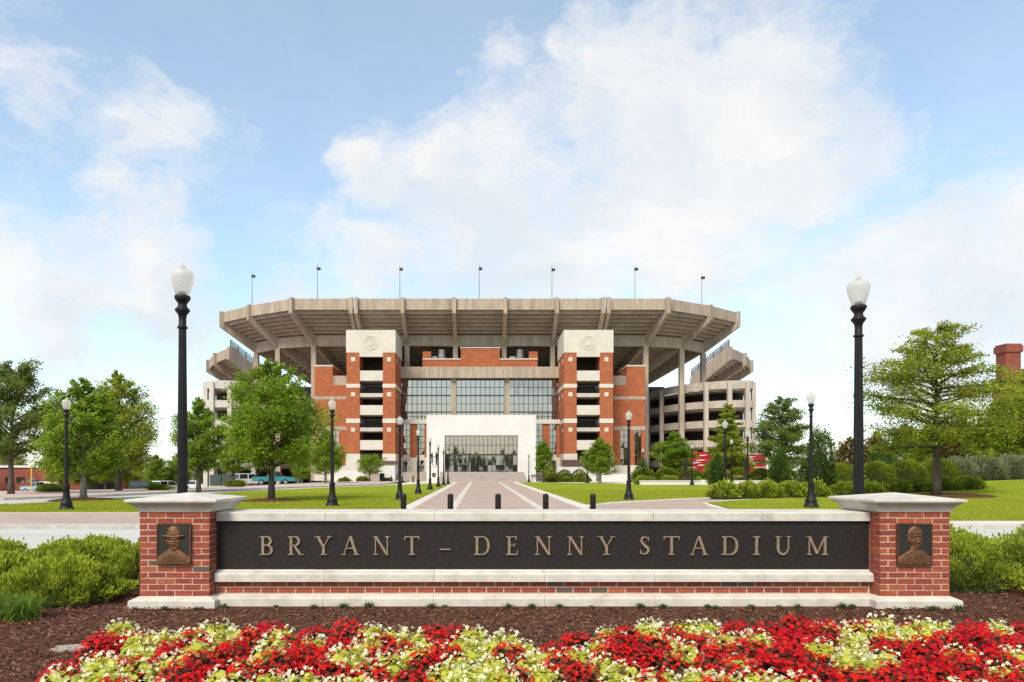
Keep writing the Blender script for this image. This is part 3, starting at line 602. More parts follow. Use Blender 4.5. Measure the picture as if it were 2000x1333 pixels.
# stair towers
for sg in (-1, 1):
    xi, xo = sg*11.4, sg*17.95; Y0, Y1 = 92.0, 99.9
    def bx(m, xa, xb, y0, y1, z0, z1): return m.box(min(xa,xb), max(xa,xb), y0, y1, z0, z1)
    ci, co = sg*13.05, sg*16.2                           # edges of the open middle bay
    m = MB(); bx(m, ci, co, 95.5, 99.8, 0, 17.2); tow = m.build('stair_tower', 'interior_shade', stad, label='brick stair tower with cream stone cap and open landings')
    for xa, xb in ((xi,ci),(co,xo)):
        m = MB(); bx(m, xa, xb, Y0, Y1, 3.74, 17.35); m.build('brick_column', 'far_brick', tow)
        e = sg*.04; lo, hi = (min(xa,xb)-.05, max(xa,xb)+.05)
        for z0, z1 in ((12.63,13.15),(7.87,8.46)): MB().box(lo, hi, Y0-.05, Y1, z0, z1).build('stone_band', 'cast_stone', tow)
        MB().box(lo-.03, hi+.03, Y0-.09, Y1, 0, 3.73).build('stone_base', 'cast_stone', tow)
        xc = (xa+xb)/2
        for z in (16.46, 11.74, 6.98): MB().box(xc-.27, xc+.27, Y0-.035, Y0+.1, z-.27, z+.27).build('accent_tile', 'cast_stone', tow)
    for z in (16.46, 11.74, 6.98):
        m = MB(); bx(m, xi-sg*.035, xi+sg*.1, 93.6, 94.15, z-.27, z+.27); m.build('accent_tile', 'cast_stone', tow)
        m = MB(); bx(m, xi-sg*.035, xi+sg*.1, 97.2, 97.75, z-.27, z+.27); m.build('accent_tile', 'cast_stone', tow)
    cp = MB(); cp.box(min(xi,xo)-.06, max(xi,xo)+.06, Y0-.06, Y1, 17.352, 20.4); bx(cp, ci, co, Y0-.05, Y0+.5, 16.8, 17.353)
    cap = cp.build('tower_cap', 'cast_stone', tow)
    xc = (xi+xo)/2; ring = MB()
    for r0, r1, d in ((.95,.85,.07),(.58,.52,.05)):
        n = 32; vs = []; fs = []
        for q in range(n):
            a = 2*math.pi*q/n
            for r, y in ((r0,Y0-.062),(r0,Y0-.062-d),(r1,Y0-.062-d),(r1,Y0-.062)): vs.append((xc+r*math.cos(a), y, 18.65+r*math.sin(a)))
        for q in range(n):
            for c in range(3): fs.append((q*4+c, q*4+c+1, ((q+1)%n)*4+c+1, ((q+1)%n)*4+c))
        ring.add(vs, fs)
    ring.box(xc-.22, xc+.22, Y0-.11, Y0-.062, 18.3, 18.95); ring.box(xc-.36, xc+.36, Y0-.10, Y0-.062, 18.45, 18.55)
    ring.build('round_seal', 'cast_stone', tow)
    for z0, z1, mt in ((13.6,14.95,'cast_stone'),(11.4,11.9,'pale_concrete'),(8.98,10.28,'cast_stone'),(6.76,7.26,'pale_concrete'),(4.28,5.56,'cast_stone')):
        m = MB(); bx(m, ci, co, Y0+.12, Y0+.45, z0, z1); m.build('spandrel', mt, tow)
        m = MB(); bx(m, ci, co, Y0+.46, 95.45, z0-.1, z0+.15); m.build('landing', 'soffit_concrete', tow)
    for z in (11.9, 7.26, 2.66):
        m = MB()
        for k in range(13): x = ci+(co-ci)*(k+.5)/13; m.box(x-.02, x+.02, Y0+.6, Y0+.64, z, z+1.05)
        bx(m, ci, co, Y0+.58, Y0+.66, z+1.05, z+1.12); m.build('railing', 'dark_frame', tow)
    m = MB(); bx(m, ci, co, Y0+.2, 95.4, 0, 2.66); m.build('stone_base', 'step_stone', tow)
# brick wings outside the towers
def window(parent, x0, x1, z0, z1, y, rows=4, glass='mirror_glass', cols=2):
    w = MB().box(x0, x1, y+.08, y+.12, z0, z1).build('window', 'dark_frame', parent)
    for c in range(cols):
        for r in range(rows):
            a = x0+(x1-x0)*c/cols+.04; b = x0+(x1-x0)*(c+1)/cols-.04; p = z0+(z1-z0)*r/rows+.04; q = z0+(z1-z0)*(r+1)/rows-.04
            t = random.Random(x0*7+r*3+c).uniform(-.006,.006); MB().add([(a,y+.04+t,p),(b,y+.04-t,p),(b,y+.04-t*.5,q),(a,y+.04+t*.5,q)], [(0,1,2,3)]).build('pane', 'dull_glass' if r == rows//2 else glass, w)
for sg in (-1, 1):
    def BX(x0, x1, y0, y1, z0, z1, nm, mt): a, b = sorted((sg*x0, sg*x1)); return MB().box(a, b, y0, y1, z0, z1).build(nm, mt, stad)
    Y = 97.0
    BX(20.9, 23.5, Y, Y+8, 12.0, 16.25, 'wing_wall', 'far_brick'); BX(18.0, 20.9, Y, Y+8, 12.0, 13.6, 'wing_wall', 'far_brick'); BX(18.0, 20.88, Y+.1, Y+7.9, 13.6, 14.95, 'concrete_block', 'deck_concrete')
    BX(20.85, 23.55, Y-.05, Y+8.05, 16.25, 16.45, 'coping', 'cast_stone')
    BX(18.0, 23.5, Y, Y+8, 7.75, 11.55, 'wing_wall', 'far_brick'); BX(18.0, 23.53, Y-.03, Y+8, 11.55, 12.0, 'concrete_band', 'deck_concrete'); BX(18.0, 23.53, Y-.03, Y+8, 7.2, 7.75, 'concrete_band', 'deck_concrete')
    for a, b in ((18.0,20.0),(21.1,22.0),(23.0,23.5)): BX(a, b, Y, Y+8, 2.2, 7.2, 'wing_wall', 'far_brick')
    BX(18.0, 23.52, Y-.02, Y+8, 0, 2.2, 'wing_base', 'cast_stone')
    for a, b in ((20.0,21.1),(22.0,23.0)): x0, x1 = sorted((sg*a, sg*b)); window(stad, x0, x1, 2.2, 7.2, Y+.25, 6)
    # walls between tower and portal
    BX(7.0, 11.38, 96.8, 99, 8.1, 8.7, 'stone_band', 'cast_stone')
    for a, b in ((7.0,7.86),(8.95,9.94),(10.9,11.38)): BX(a, b, 97.0, 99, 3.3, 8.1, 'flank_wall', 'far_brick'); BX(a, b, 96.98, 99, 0, 3.3, 'flank_base', 'cast_stone')
    for a, b in ((7.86,8.95),(9.94,10.9)):
        x0, x1 = sorted((sg*a, sg*b)); window(stad, x0, x1, 3.7, 8.1, 97.3, 5, 'dull_glass'); window(stad, x0, x1, 1.2, 2.9, 97.3, 2, 'dull_glass')
        BX(a, b, 97.02, 99, 2.9, 3.7, 'flank_panel', 'cast_stone'); BX(a, b, 97.02, 99, 0, 1.2, 'flank_panel', 'cast_stone')
    BX(7.2, 11.3, 96.9, 96.95, 9.55, 9.62, 'terrace_rail', 'dark_frame')
    for k in range(9): BX(7.25+k*.5, 7.29+k*.5, 96.9, 96.94, 8.7, 9.56, 'rail_post', 'dark_frame')
# the great window, its beam and the brick parapet
BAYS = [(-11.3,-4.15),(-3.4,3.58),(4.33,11.3)]
MB().box(-11.39, 11.39, 98.2, 100.6, 14.8, 16.4).build('lintel_beam', 'deck_concrete', stad)
for x0, x1 in ((-4.15,-3.4),(3.58,4.33)): MB().box(x0, x1, 98.9, 100, 8.0, 14.8).build('concrete_pier', 'deck_concrete', stad)
MB().box(-11.38, 11.38, 100.2, 100.5, 0, 14.8).build('hall_wall', 'interior_shade', stad)
rg = random.Random(12)
for x0, x1 in BAYS:
    wall = MB().box(x0, x1, 99.72, 99.8, 7.6, 14.8).build('curtain_wall', 'dark_frame', stad, label='tall gridded glass wall reflecting the sky')
    nc, nr = 10, 6
    for c in range(nc):
        for r in range(nr):
            a, b = x0+(x1-x0)*c/nc, x0+(x1-x0)*(c+1)/nc; p, q = 7.6+7.2*r/nr, 7.6+7.2*(r+1)/nr; t, u = rg.uniform(-.005,.005), rg.uniform(-.004,.004)
            MB().add([(a+.02,99.70+t,p+.02),(b-.02,99.70-t,p+.02),(b-.02,99.70-t+u,q-.02),(a+.02,99.70+t+u,q-.02)], [(0,1,2,3)]).build('pane', 'mirror_glass', wall)
    for c in range(nc+1): x = x0+(x1-x0)*c/nc; MB().box(x-.035, x+.035, 99.6, 99.71, 7.6, 14.8).build('mullion', 'dark_frame', wall)
    for r in range(1, nr+1): z = 7.6+7.2*r/nr; t = .075 if r % 2 == 0 else .03; MB().box(x0, x1, 99.55 if t > .05 else 99.62, 99.72, z-t, z+t).build('transom', 'dark_frame', wall)
MB().box(-2.75, 2.9, 99.0, 101.5, 16.4, 19.2).build('parapet_wall', 'far_brick', stad)
MB().box(-2.85, 3.0, 98.9, 101.6, 19.2, 19.36).build('coping', 'cast_stone', stad)
for a, b in ((-8.3,-2.76),(2.91,8.4)):
    MB().box(a, b, 99.1, 101.4, 16.4, 17.55).build('parapet_wall', 'far_brick', stad); MB().box(a, b, 99.0, 101.5, 17.55, 17.72).build('coping', 'cast_stone', stad)
for x in (-8.3, 7.2): MB().box(x, x+1.2, 99.12, 101.38, 17.721, 18.75).build('parapet_post', 'far_brick', stad)
for x in (-5.6, 5.9):
    v = MB(); v.lathe([(.55,17.7),(.6,18.3),(.5,18.5),(.5,19.2),(.3,19.25)], 14, (x,100.4,0)); v.box(x-1.5, x-.7, 100, 100.8, 17.72, 18.2); v.build('roof_vent', 'grey_metal', stad)
# white entrance portal and steps
cx = .2
portal = MB().box(cx-4.83, cx+4.83, 91.2, 91.3, 1.3, 6.1).build('entrance_portal', 'dark_frame', stad, label='white stone entrance portal around a wide dark glass front')
for x0, x1, z0, z1 in ((cx-7.2,cx-4.83,0,8.8),(cx+4.83,cx+7.2,0,8.8),(cx-4.83,cx+4.83,6.1,8.8)): MB().box(x0, x1, 90, 96.7, z0, z1).build('stone_surround', 'white_stone', portal)
MB().box(cx-4.83, cx+4.83, 90, 96, 0, 1.29).build('threshold', 'step_stone', portal)
rg = random.Random(3)
for c in range(17):
    for z0, z1 in ((1.32,2.2),(2.2,3.55),(3.6,4.85),(4.85,6.08)):
        a, b = cx-4.8+9.6*c/17, cx-4.8+9.6*(c+1)/17; t, u = rg.uniform(-.004,.004), rg.uniform(-.003,.003)
        MB().add([(a+.02,91.16+t,z0),(b-.02,91.16-t,z0),(b-.02,91.16-t+u,z1-.03),(a+.02,91.16+t+u,z1-.03)], [(0,1,2,3)]).build('pane', 'dull_glass' if z0 < 3 else 'mirror_glass', portal)
    x = cx-4.8+9.6*c/17; MB().box(x-.025, x+.025, 91.08, 91.17, 1.3, 6.1).build('mullion', 'dark_frame', portal)
for z, t in ((3.57,.09),(4.85,.03)): MB().box(cx-4.83, cx+4.83, 91.06, 91.18, z-t, z+t).build('transom', 'dark_frame', portal)
for x in (-2.9, 1.75):
    d = MB(); d.box(x,x+.07,91,91.06,1.3,2.75); d.box(x+1.6,x+1.67,91,91.06,1.3,2.75); d.box(x+.07,x+1.6,91,91.06,2.3,2.37); d.build('door_frame', 'grey_metal', portal)
for k in range(8): MB().box(-5.2-.04*k*0, 5.75, 87.0+k*.36, 89.99, k*.16, (k+1)*.16-.002).build('step', 'step_stone', stad)
for sg in (-1, 1):
    a, b = (-11.2, -7.05) if sg < 0 else (7.45, 9.0)
    if sg < 0:
        for k in range(8): MB().box(a, b, 90.5+k*.4, 96.9, k*.16, (k+1)*.16-.002).build('step', 'step_stone', stad)
MB().prism([(90.2,0),(90.2,2.1),(91.6,2.1),(96,1.4),(96,0)], lambda p, k: (-13.3+k*2.1, p[0], p[1])).build('ramp_wall', 'white_stone', stad)
MB().box(-19.5, -15.2, 90.5, 90.9, 0, 1.5).build('low_wall', 'white_stone', stad)
MB().box(-13.2, -10.9, 91.7, 91.8, 2.3, 2.75).build('brown_panel', 'brown_metal', stad)
MB().box(11.0, 15.2, 91.3, 91.6, 2.0, 2.9).build('brown_panel', 'brown_metal', stad)
MB().box(10.4, 15.5, 90.9, 91.25, 0, 1.95).build('low_wall', 'white_stone', stad)
MB().box(16.2, 20.5, 90.8, 91.2, 0, 1.0).build('low_wall', 'white_stone', stad)

# ------------------------------------------------------------------ street lamps and bollards
def make_lamp(loc, label):
    t = thing('street_lamp', loc, label, 'lamp', 'black globe street lamps'); x, y, z = loc
    MB().lathe([(.29,0),(.29,.07),(.265,.10),(.265,.15),(.21,.20),(.235,.25),(.235,.30),(.19,.38),(.15,.52),(.125,.72),(.115,.98),(.13,1.0),(.13,1.05),(.09,1.08)], 16, loc).build('base', 'black_iron', t, True)
    MB().lathe([(.080,1.06),(.076,2.0),(.058,3.79)], 24, loc, .10).build('fluted_pole', 'black_iron', t)
    MB().lathe([(.055,3.77),(.078,3.78),(.078,3.81),(.058,3.82),(.058,3.95),(.07,4.0),(.115,4.06),(.115,4.08),(.08,4.115),(.068,4.14),(.068,4.17),(.095,4.21),(.122,4.25),(.122,4.29),(.105,4.30),(.07,4.305),(.05,4.36)], 16, loc).build('capital', 'black_iron', t, True)
    g = MB().lathe([(.10,4.30),(.118,4.36),(.148,4.46),(.168,4.55),(.176,4.61),(.17,4.65),(.135,4.69),(.08,4.72),(.045,4.735)], 16, loc).build('globe', 'frosted_globe', t, True)
    MB().lathe([(.045,4.735),(.05,4.76),(.028,4.78),(.01,4.84)], 10, loc).build('finial', 'frosted_globe', g, True)
    return t
L0 = make_lamp((-6.45,11.0,0), 'tall black lamp with frosted globe rising behind the pier with the hatted plaque'); L0.location = (-4.79,11.0,0); L0.scale = (1,1,1.015)
def lamp(px, Y, top, label, z=0.0):
    h = 1.56+(918-top)*Y/1333-z; copy_tree(L0, ((px-937)*Y/1333, Y, z), random.Random(px).uniform(0,3), (.95*h/4.5,.95*h/4.5,h/4.83), label=label)
copy_tree(L0, (6.27,11.3,0), 1, (1,1,.995), label='tall black lamp with frosted globe rising behind the pier with the bareheaded plaque')
lamp(130, 26.3, 776, 'black globe lamp on the lawn corner beside the brick pavement')
lamp(649, 28.9, 778, 'black globe lamp standing alone on the lawn before the brick stair tower')
for k, (px, Y, top) in enumerate(((781,34.7,812),(817,43.3,838),(840,52,853),(856,61,866),(866.5,68,874),(875,74,880))):
    lamp(px, Y, top, ['first', 'second', 'third', 'fourth', 'fifth', 'sixth'][k]+' black globe lamp in the row along the walkway, counted from the bollards')
lamp(1228, 34.7, 802, 'black globe lamp on the open lawn near the curved side path')
lamp(1584, 27.7, 765, 'black globe lamp on grass in front of the clipped dark evergreen', hill(13.4,27.7))
lamp(1147, 80, 880, 'small black globe lamp in front of the tree before the stair tower'); lamp(1033, 86, 884, 'black globe lamp by the bench beside the white portal')
lamp(1255.5, 71.7, 876, 'black globe lamp in front of the small conical evergreen'); lamp(1351.5, 67.5, 868, 'black globe lamp at the end of the low white wall before the crimson trailer')
lamp(1416, 39.6, 821, 'black globe lamp rising from the mounded green shrubs by the path'); lamp(1428.7, 63, 858, 'black globe lamp between the two crimson trailers'); lamp(1460, 49, 841, 'black globe lamp beside the bronze statue')
def bollard(x, y, h, r, label):
    t = thing('bollard', (x,y,0), label, 'bollard', 'black bollards'); MB().lathe([(r,0),(r,h*.93),(r*.93,h*.965),(r*.7,h),(r*.3,h*1.005)], 18, (x,y,0)).build('post', 'black_iron', t, True)
    MB().lathe([(r*1.06,h*.86),(r*1.06,h*.885)], 18, (x,y,0)).build('ring', 'black_iron', t)
for x in (-2.29,-.88,.55,1.98,3.4): bollard(x, 20.5, .84, .088, 'black bollard in the row across the start of the walkway')
for px in (747,764,786,807): bollard((px-937)*84/1333, 84, .8, .09, 'small black bollard before the left stair of the stadium')
b = thing('litter_bin', (-12.6,88,0), 'black litter bin beside the white ramp wall', 'bin'); MB().lathe([(.3,0),(.33,.1),(.33,.95),(.25,1.05)], 12, (-12.6,88,0)).build('bin_body', 'black_iron', b, True)
MB().lathe([(.34,.94),(.36,.98),(.2,1.12)], 12, (-12.6,88,0)).build('lid', 'black_iron', b, True)
b = thing('bench', (7.1,86.4,0), 'dark bench in front of the white portal', 'bench')
for z in (.42,.5): MB().box(6.5, 7.75, 86.2, 86.6, z-.03, z).build('seat_slat', 'brown_metal', b)
for z in (.65,.78,.9): MB().box(6.5, 7.75, 86.62, 86.66, z-.05, z+.05).build('back_slat', 'brown_metal', b)
for x in (6.6, 7.6): MB().box(x, x+.06, 86.2, 86.68, 0, .4).build('leg', 'black_iron', b)
lw = thing('low_wall', (19.5,69.3,0), 'long low white stone seat wall at the lawn edge', 'wall')
for x0, x1 in ((16.3,22.55),(22.65,28.6),(28.7,34.5)): MB().box(x0, x1, 69.3, 69.75, 0, .42).build('wall_block', 'white_stone', lw); MB().box(x0-.04, x1+.04, 69.25, 69.8, .421, .50).build('coping', 'limestone', lw)
MB().box(22.4, 22.8, 69.1, 69.24, 0, .55).build('pillar', 'white_stone', lw)

# ------------------------------------------------------------------ trees and shrubs
def leaves(C, ls, rg, up=.5, aspect=.55):
    n = len(C); nn = rg.normal(size=(n,3)); nn[:,2] += up*2; nn /= np.linalg.norm(nn, axis=1)[:,None]
    t = rg.normal(size=(n,3)); u = np.cross(nn, t); u /= np.linalg.norm(u, axis=1)[:,None]+1e-9; v = np.cross(nn, u)
    L_ = (ls*rg.uniform(.6,1.25,n))[:,None]/2
    return np.stack([C-u*L_, C+v*L_*aspect+nn*L_*.12, C+u*L_, C-v*L_*aspect+nn*L_*.12], 1)
def tree_meshes(H, cr, cb, style, mat, bark, n, ls, seed, lean=.0, tr=None):
    rd = random.Random(seed); rg = np.random.default_rng(seed); wood = MB(); tr = tr or H*.017+.03
    tp = [(lean*H*t*t+rd.uniform(-.03,.03)*H*.4*t, rd.uniform(-.03,.03)*H*.4*t, H*.96*t) for t in (0,.12,.25,.4,.55,.7,.85,1)]
    wood.tube(tp, [tr*1.35,tr,tr*.85,tr*.7,tr*.52,tr*.36,tr*.2,tr*.06], 9)
    def trunk(t):
        k = min(6.999, max(0, np.interp(t, (0,.12,.25,.4,.55,.7,.85,1), range(8)))); i = int(k); return Vector(tp[i]).lerp(Vector(tp[i+1]), k-i)
    env = {'oval': lambda t: max(.12, math.sin(math.pi*min(1, t*.73+.26))**.85), 'cone': lambda t: .16+.84*(1-t)**.85*min(1, .6+t*4), 'layer': lambda t: .20+.85*math.sin(math.pi*min(1,(t*.72+.26)))**1.1,
           'column': lambda t: max(.18, math.sin(math.pi*min(1, t*.75+.2))**.5), 'open': lambda t: .3+.75*math.sin(math.pi*min(1,t*.75+.2))}[style]
    nl = {'oval':56,'cone':80,'layer':76,'column':34,'open':36}[style]; pitch = {'oval':(.45,.95),'cone':(.1,.6),'layer':(.05,.75),'column':(.7,1.1),'open':(.35,.9)}[style]
    cl = []; az = rd.uniform(0,6)
    for k in range(nl):
        t = (k+.5)/nl; az += 2.4+rd.uniform(-.4,.4); z0 = cb+(1-cb)*t*.93; p0 = trunk(z0/.96*.98 if z0 < .97 else 1); ln = cr*env(t)*rd.uniform(.72,1.14); e = rd.uniform(*pitch)*(.6+.6*t)
        d = Vector((math.cos(az)*math.cos(e), math.sin(az)*math.cos(e), math.sin(e))); droop = -.10*ln if style in ('layer','cone') else .06*ln
        if style in ('oval','column'): p0 = p0-Vector((0,0,ln*math.sin(e)*.55)); p0.z = max(p0.z, H*cb*.75)
        pts = [p0+d*ln*s+Vector((rd.uniform(-.04,.04)*ln, rd.uniform(-.04,.04)*ln, droop*s*s)) for s in (0,.35,.7,1)]
        r0 = tr*.42*(1-.7*t)+.012; wood.tube(pts, [r0,r0*.7,r0*.42,r0*.12], 5)
        for q in range(7 if style != 'open' else 6):
            s = .28+.72*(q+rd.random())/7; a2 = az+rd.choice((-1,1))*rd.uniform(.4,1.2); i = min(2, int(s*3)); b0 = pts[i].lerp(pts[i+1], min(1, s*3-i)); l2 = ln*rd.uniform(.16,.36)*(1.25-s*.5)
            d2 = Vector((math.cos(a2), math.sin(a2), rd.uniform(-.1,.55) if style not in ('layer','cone') else rd.uniform(-.12,.22))); b1 = b0+d2*l2
            wood.tube([b0, b0.lerp(b1,.6), b1], [r0*.3+.004, r0*.2+.003, .003], 4)
            for s2 in (.35,.7,1.0): cl.append((*b0.lerp(b1, s2), l2))
    cl = np.array(cl); w = cl[:,3]/cl[:,3].sum(); idx = rg.choice(len(cl), n, p=w); tone = rg.uniform(-.22,.22,len(cl))
    sg = np.clip(cl[idx,3]*.40, .06, .6)[:,None]; C = cl[idx,:3]+np.clip(rg.normal(size=(n,3)), -2, 2)*sg*np.array([1,1,.62 if style in ('layer','cone') else .8])
    C[:,2] = np.maximum(C[:,2], H*cb*.55)
    r = np.clip(.45+tone[idx]+rg.normal(0,.2,n), 0, 1)
    lm = quads_mesh('crown', leaves(C, ls, rg, .8), mat, r)
    wm = bpy.data.meshes.new('trunk'); wm.from_pydata(wood.v, [], wood.f); wm.materials.append(MATS[bark]); wm.polygons.foreach_set('use_smooth', [True]*len(wm.polygons))
    return wm, lm
TM = {}
def tree(name, label, loc, key, sc=1.0, rz=0.0, group=None, spec=None):
    if key not in TM: TM[key] = tree_meshes(*spec)
    t = thing(name, loc, label, 'tree', group); t.rotation_euler = (0,0,rz); t.scale = sc if isinstance(sc, tuple) else (sc,)*3
    for nm, me in zip(('trunk','crown'), TM[key]): o = bpy.data.objects.new(nm, me); COL.objects.link(o); o.parent = t
    return t
def wp(px, Y): return (px-937)*Y/1333
tree('maple_tree', 'full bright green maple on the lawn with a dark mulch ring', (wp(530,33.6),33.6,.03), 'maple', spec=(7.35,2.6,.24,'oval','leaf_maple','bark',34000,.155,11)); mulch_ring(wp(530,33.6), 33.6, 1.5, .035, 1)
tree('oak_tree', 'airy layered oak with open crown on the grass mound near the hedges', (24.1,36,hill(24.1,36)), 'oak', spec=(9.4,3.15,.24,'layer','leaf_oak','bark',32000,.155,23)); mulch_ring(24.4, 35.7, 2.2, .1, 2)
tree('street_tree', 'gappy dark tree with a leaning side trunk in front of the red brick building', (wp(22,41),41,0), 'open', spec=(7.8,2.6,.25,'open','leaf_grey','bark',24000,.17,31,.03))
tree('street_tree', 'dense round tree with pale trunk beside the lawn corner lamp', (wp(163,34.7),34.7,.03), 'round', spec=(6.6,2.2,.2,'oval','leaf_maple','pale_bark',24000,.17,37)); mulch_ring(wp(163,34.7), 34.7, 1.6, .035, 3)
tree('street_tree', 'tall wide green oak between the pale trunked tree and the dark parked car', (wp(232,49),49,0), 'oak2', spec=(9.2,2.7,.18,'oval','leaf_oak','bark',25000,.19,41))
tree('street_tree', 'slender upright tree behind the tall lamp near the green utility cabinet', (wp(388,47),47,.0), 'slim', spec=(7.0,1.75,.22,'oval','leaf_maple','bark',19000,.17,43))
tree('street_tree', 'rounded green tree half hidden behind the big lawn maple', (wp(636,75),75,0), 'round', .97, 1.3)
tree('street_tree', 'small green tree between the maple and the slender upright tree', (wp(455,70),70,0), 'slim', .8, 2.0)
tree('small_tree', 'low spreading light green tree in front of the left stair tower', (wp(722,86),86,0), 'low', spec=(2.9,2.0,.3,'open','leaf_maple','bark',5000,.2,47))
tree('young_tree', 'slim young tree beside the bench and white portal', (wp(1061,83),83,0), 'young', spec=(5.3,1.25,.24,'column','leaf_maple','bark',7000,.2,53))
tree('street_tree', 'broad green tree standing before the right stair tower', (wp(1172,80),80,0), 'round', (.98,.98,.86), 4.0)
tree('street_tree', 'light green tree in front of the curved concrete ramp beside the crimson trailer', (wp(1317,75),75,0), 'slim', (1.25,1.25,.88), 5.0)
tree('cypress_tree', 'tall feathery olive green conifer in front of the curved concrete ramp', (wp(1421,78),78,0), 'feather', spec=(9.8,2.7,.1,'cone','leaf_oak','bark',26000,.24,59))
tree('street_tree', 'open grey green tree behind the second crimson trailer', (wp(1527,68),68,.3), 'grey', spec=(9.0,2.7,.16,'layer','leaf_grey','bark',22000,.22,61))
GB = 'trees in the background'
for k, (px, Y, s, key) in enumerate(((1660,64,.72,'rust'),(1712,62,.78,'rust'),(1770,60,.85,'round'),(1880,58,.95,'rust'),(1955,54,1.1,'round'),(2020,52,1.1,'oak2'),(1830,62,.8,'maple'))):
    tree('background_tree', ['rusty leaved magnolia behind the dark clipped evergreen', 'rusty leaved magnolia behind the tall lamp', 'green tree behind the hedge beside the oak', 'rusty tinged tree behind the silvery shrub', 'dense green tree hiding the chimney house', 'tall oak beside the chimney house', 'green tree directly behind the airy oak'][k], (wp(px,Y),Y,.3), key, s, k*1.1, GB, spec=(6.5,2.3,.1,'oval','leaf_rust','bark',11000,.24,67))
for k, (px, Y, s, key) in enumerate(((-60,122,1.2,'round'),(20,140,1.3,'oak2'),(120,116,1.15,'oak2'),(165,120,1.2,'round'),(205,118,1.1,'maple'),(255,122,1.1,'oak2'),(305,116,1.05,'round'),(350,120,1.0,'maple'),(400,124,1.0,'round'),(440,122,1.0,'oak2'),(590,92,.6,'round'))):
    tree('background_tree', 'green tree standing behind the parked cars across the side street', (wp(px,Y),Y,drop(wp(px,Y),Y)), key, s, k*1.7, GB)
for k, (x, y, s, key) in enumerate([(-48+6.4*k, -34-5*(k % 3), .85+.1*(k % 4), ('oak2','round','maple')[k % 3]) for k in range(16)]):
    tree('background_tree', 'tree across the road facing the stadium, seen only mirrored in the glass front', (x,y,-.15), key, s, k*2.1, GB)
def shrub(name, label, loc, rx, ry, rz, n, ls, mat, seed, lumps=9, up=.7, cone=0.0, group=None, cat='shrub', jag=.32, asp=.45):
    rg = np.random.default_rng(seed); a = rg.uniform(0,2*math.pi,n); h = rg.uniform(0,1,n)**(.8 if cone == 0 else 1.25)
    rad = np.sqrt(np.maximum(0,1-h**2))*(1-cone)+(1-h)**.8*cone
    la, lh, lw = rg.uniform(0,2*math.pi,lumps*2), rg.uniform(0,1,lumps*2), rg.uniform(.16,.38,lumps*2)
    bump = np.zeros(n)
    for i in range(lumps*2):
        da = np.abs((a-la[i]+math.pi)%(2*math.pi)-math.pi)*np.maximum(rad,.2); bump = np.maximum(bump, np.exp(-((da)**2+(h-lh[i])**2)/lw[i]**2*2))
    f = (.98-jag+jag*bump)*np.where(rg.random(n) < .03, 1.13, 1.0)*(1-rg.beta(1.2,5,n)*.35)
    D = np.stack([np.cos(a)*rad*rx, np.sin(a)*rad*ry, (.06+.94*h)*rz], 1); C = D*f[:,None]; C[:,2] = np.maximum(C[:,2], .02)
    # young shoots: leaves point outwards and up
    out = D/np.array([rx**2,ry**2,rz**2]); out /= np.linalg.norm(out,axis=1)[:,None]+1e-9; ax = out+rg.normal(0,.45,(n,3)); ax[:,2] += up; ax /= np.linalg.norm(ax,axis=1)[:,None]
    t = rg.normal(size=(n,3)); v = np.cross(ax,t); v /= np.linalg.norm(v,axis=1)[:,None]+1e-9; L_ = (ls*rg.uniform(.6,1.3,n))[:,None]
    V = np.stack([C, C+ax*L_*.55+v*L_*asp*.5, C+ax*L_, C+ax*L_*.55-v*L_*asp*.5], 1)
    r = np.clip(.22+.55*bump*rg.uniform(.5,1.15,n)+rg.normal(0,.15,n), 0, 1)  # hollows between lumps darker: their shade is put into the leaf colour
    o = link(name, quads_mesh('foliage', V, mat, r), None, label=label, cat=cat, group=group); o.location = loc
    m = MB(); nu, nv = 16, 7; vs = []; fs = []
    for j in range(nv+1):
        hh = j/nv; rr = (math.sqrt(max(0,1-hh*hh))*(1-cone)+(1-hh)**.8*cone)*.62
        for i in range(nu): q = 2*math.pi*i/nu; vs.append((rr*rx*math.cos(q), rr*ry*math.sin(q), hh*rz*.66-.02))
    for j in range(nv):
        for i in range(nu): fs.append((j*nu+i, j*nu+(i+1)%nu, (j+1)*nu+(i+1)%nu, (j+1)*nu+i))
    m.add(vs, fs); me = bpy.data.meshes.new('inner_mound'); me.from_pydata(m.v, [], m.f); me.materials.append(MATS['leaf_inner']); b = bpy.data.objects.new('inner_mound', me); COL.objects.link(b); b.parent = o  # added solid dark mound that keeps the leaf shell from being see-through
    return o
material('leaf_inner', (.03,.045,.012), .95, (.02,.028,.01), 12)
# bright shrubs either side of the sign
FS = [(-6.15,8.55,.92,.82,.56),(-4.95,8.15,.86,.72,.52),(-7.2,9.6,1.0,.9,.66),(-5.75,9.7,.9,.8,.56),(-4.5,9.4,.75,.75,.62),(-7.9,8.2,.9,.8,.5),(-8.7,9.4,1.0,.9,.72),(-6.2,10.9,.9,.8,.50),(-8.4,10.9,1.0,.8,.62)]
for k, (x, y, rx, ry, rz) in enumerate(FS): shrub('azalea_shrub', 'bright green mounded shrub beside the pier with the hatted plaque', (x,y,0), rx, ry, rz, 8500, .062, 'leaf_shrub', 100+k, 16, group='bright shrubs left of the sign')
FS = [(6.35,9.15,.95,.85,.74),(7.6,9.5,1.0,.9,.70),(7.35,7.95,.85,.75,.56),(8.7,8.6,.9,.9,.64),(6.9,10.7,1.0,.8,.80),(8.8,10.3,1.0,.9,.82)]
for k, (x, y, rx, ry, rz) in enumerate(FS): shrub('azalea_shrub', 'bright green mounded shrub beside the pier with the bareheaded plaque', (x,y,0), rx, ry, rz, 8500, .062, 'leaf_shrub', 130+k, 16, group='bright shrubs right of the sign')
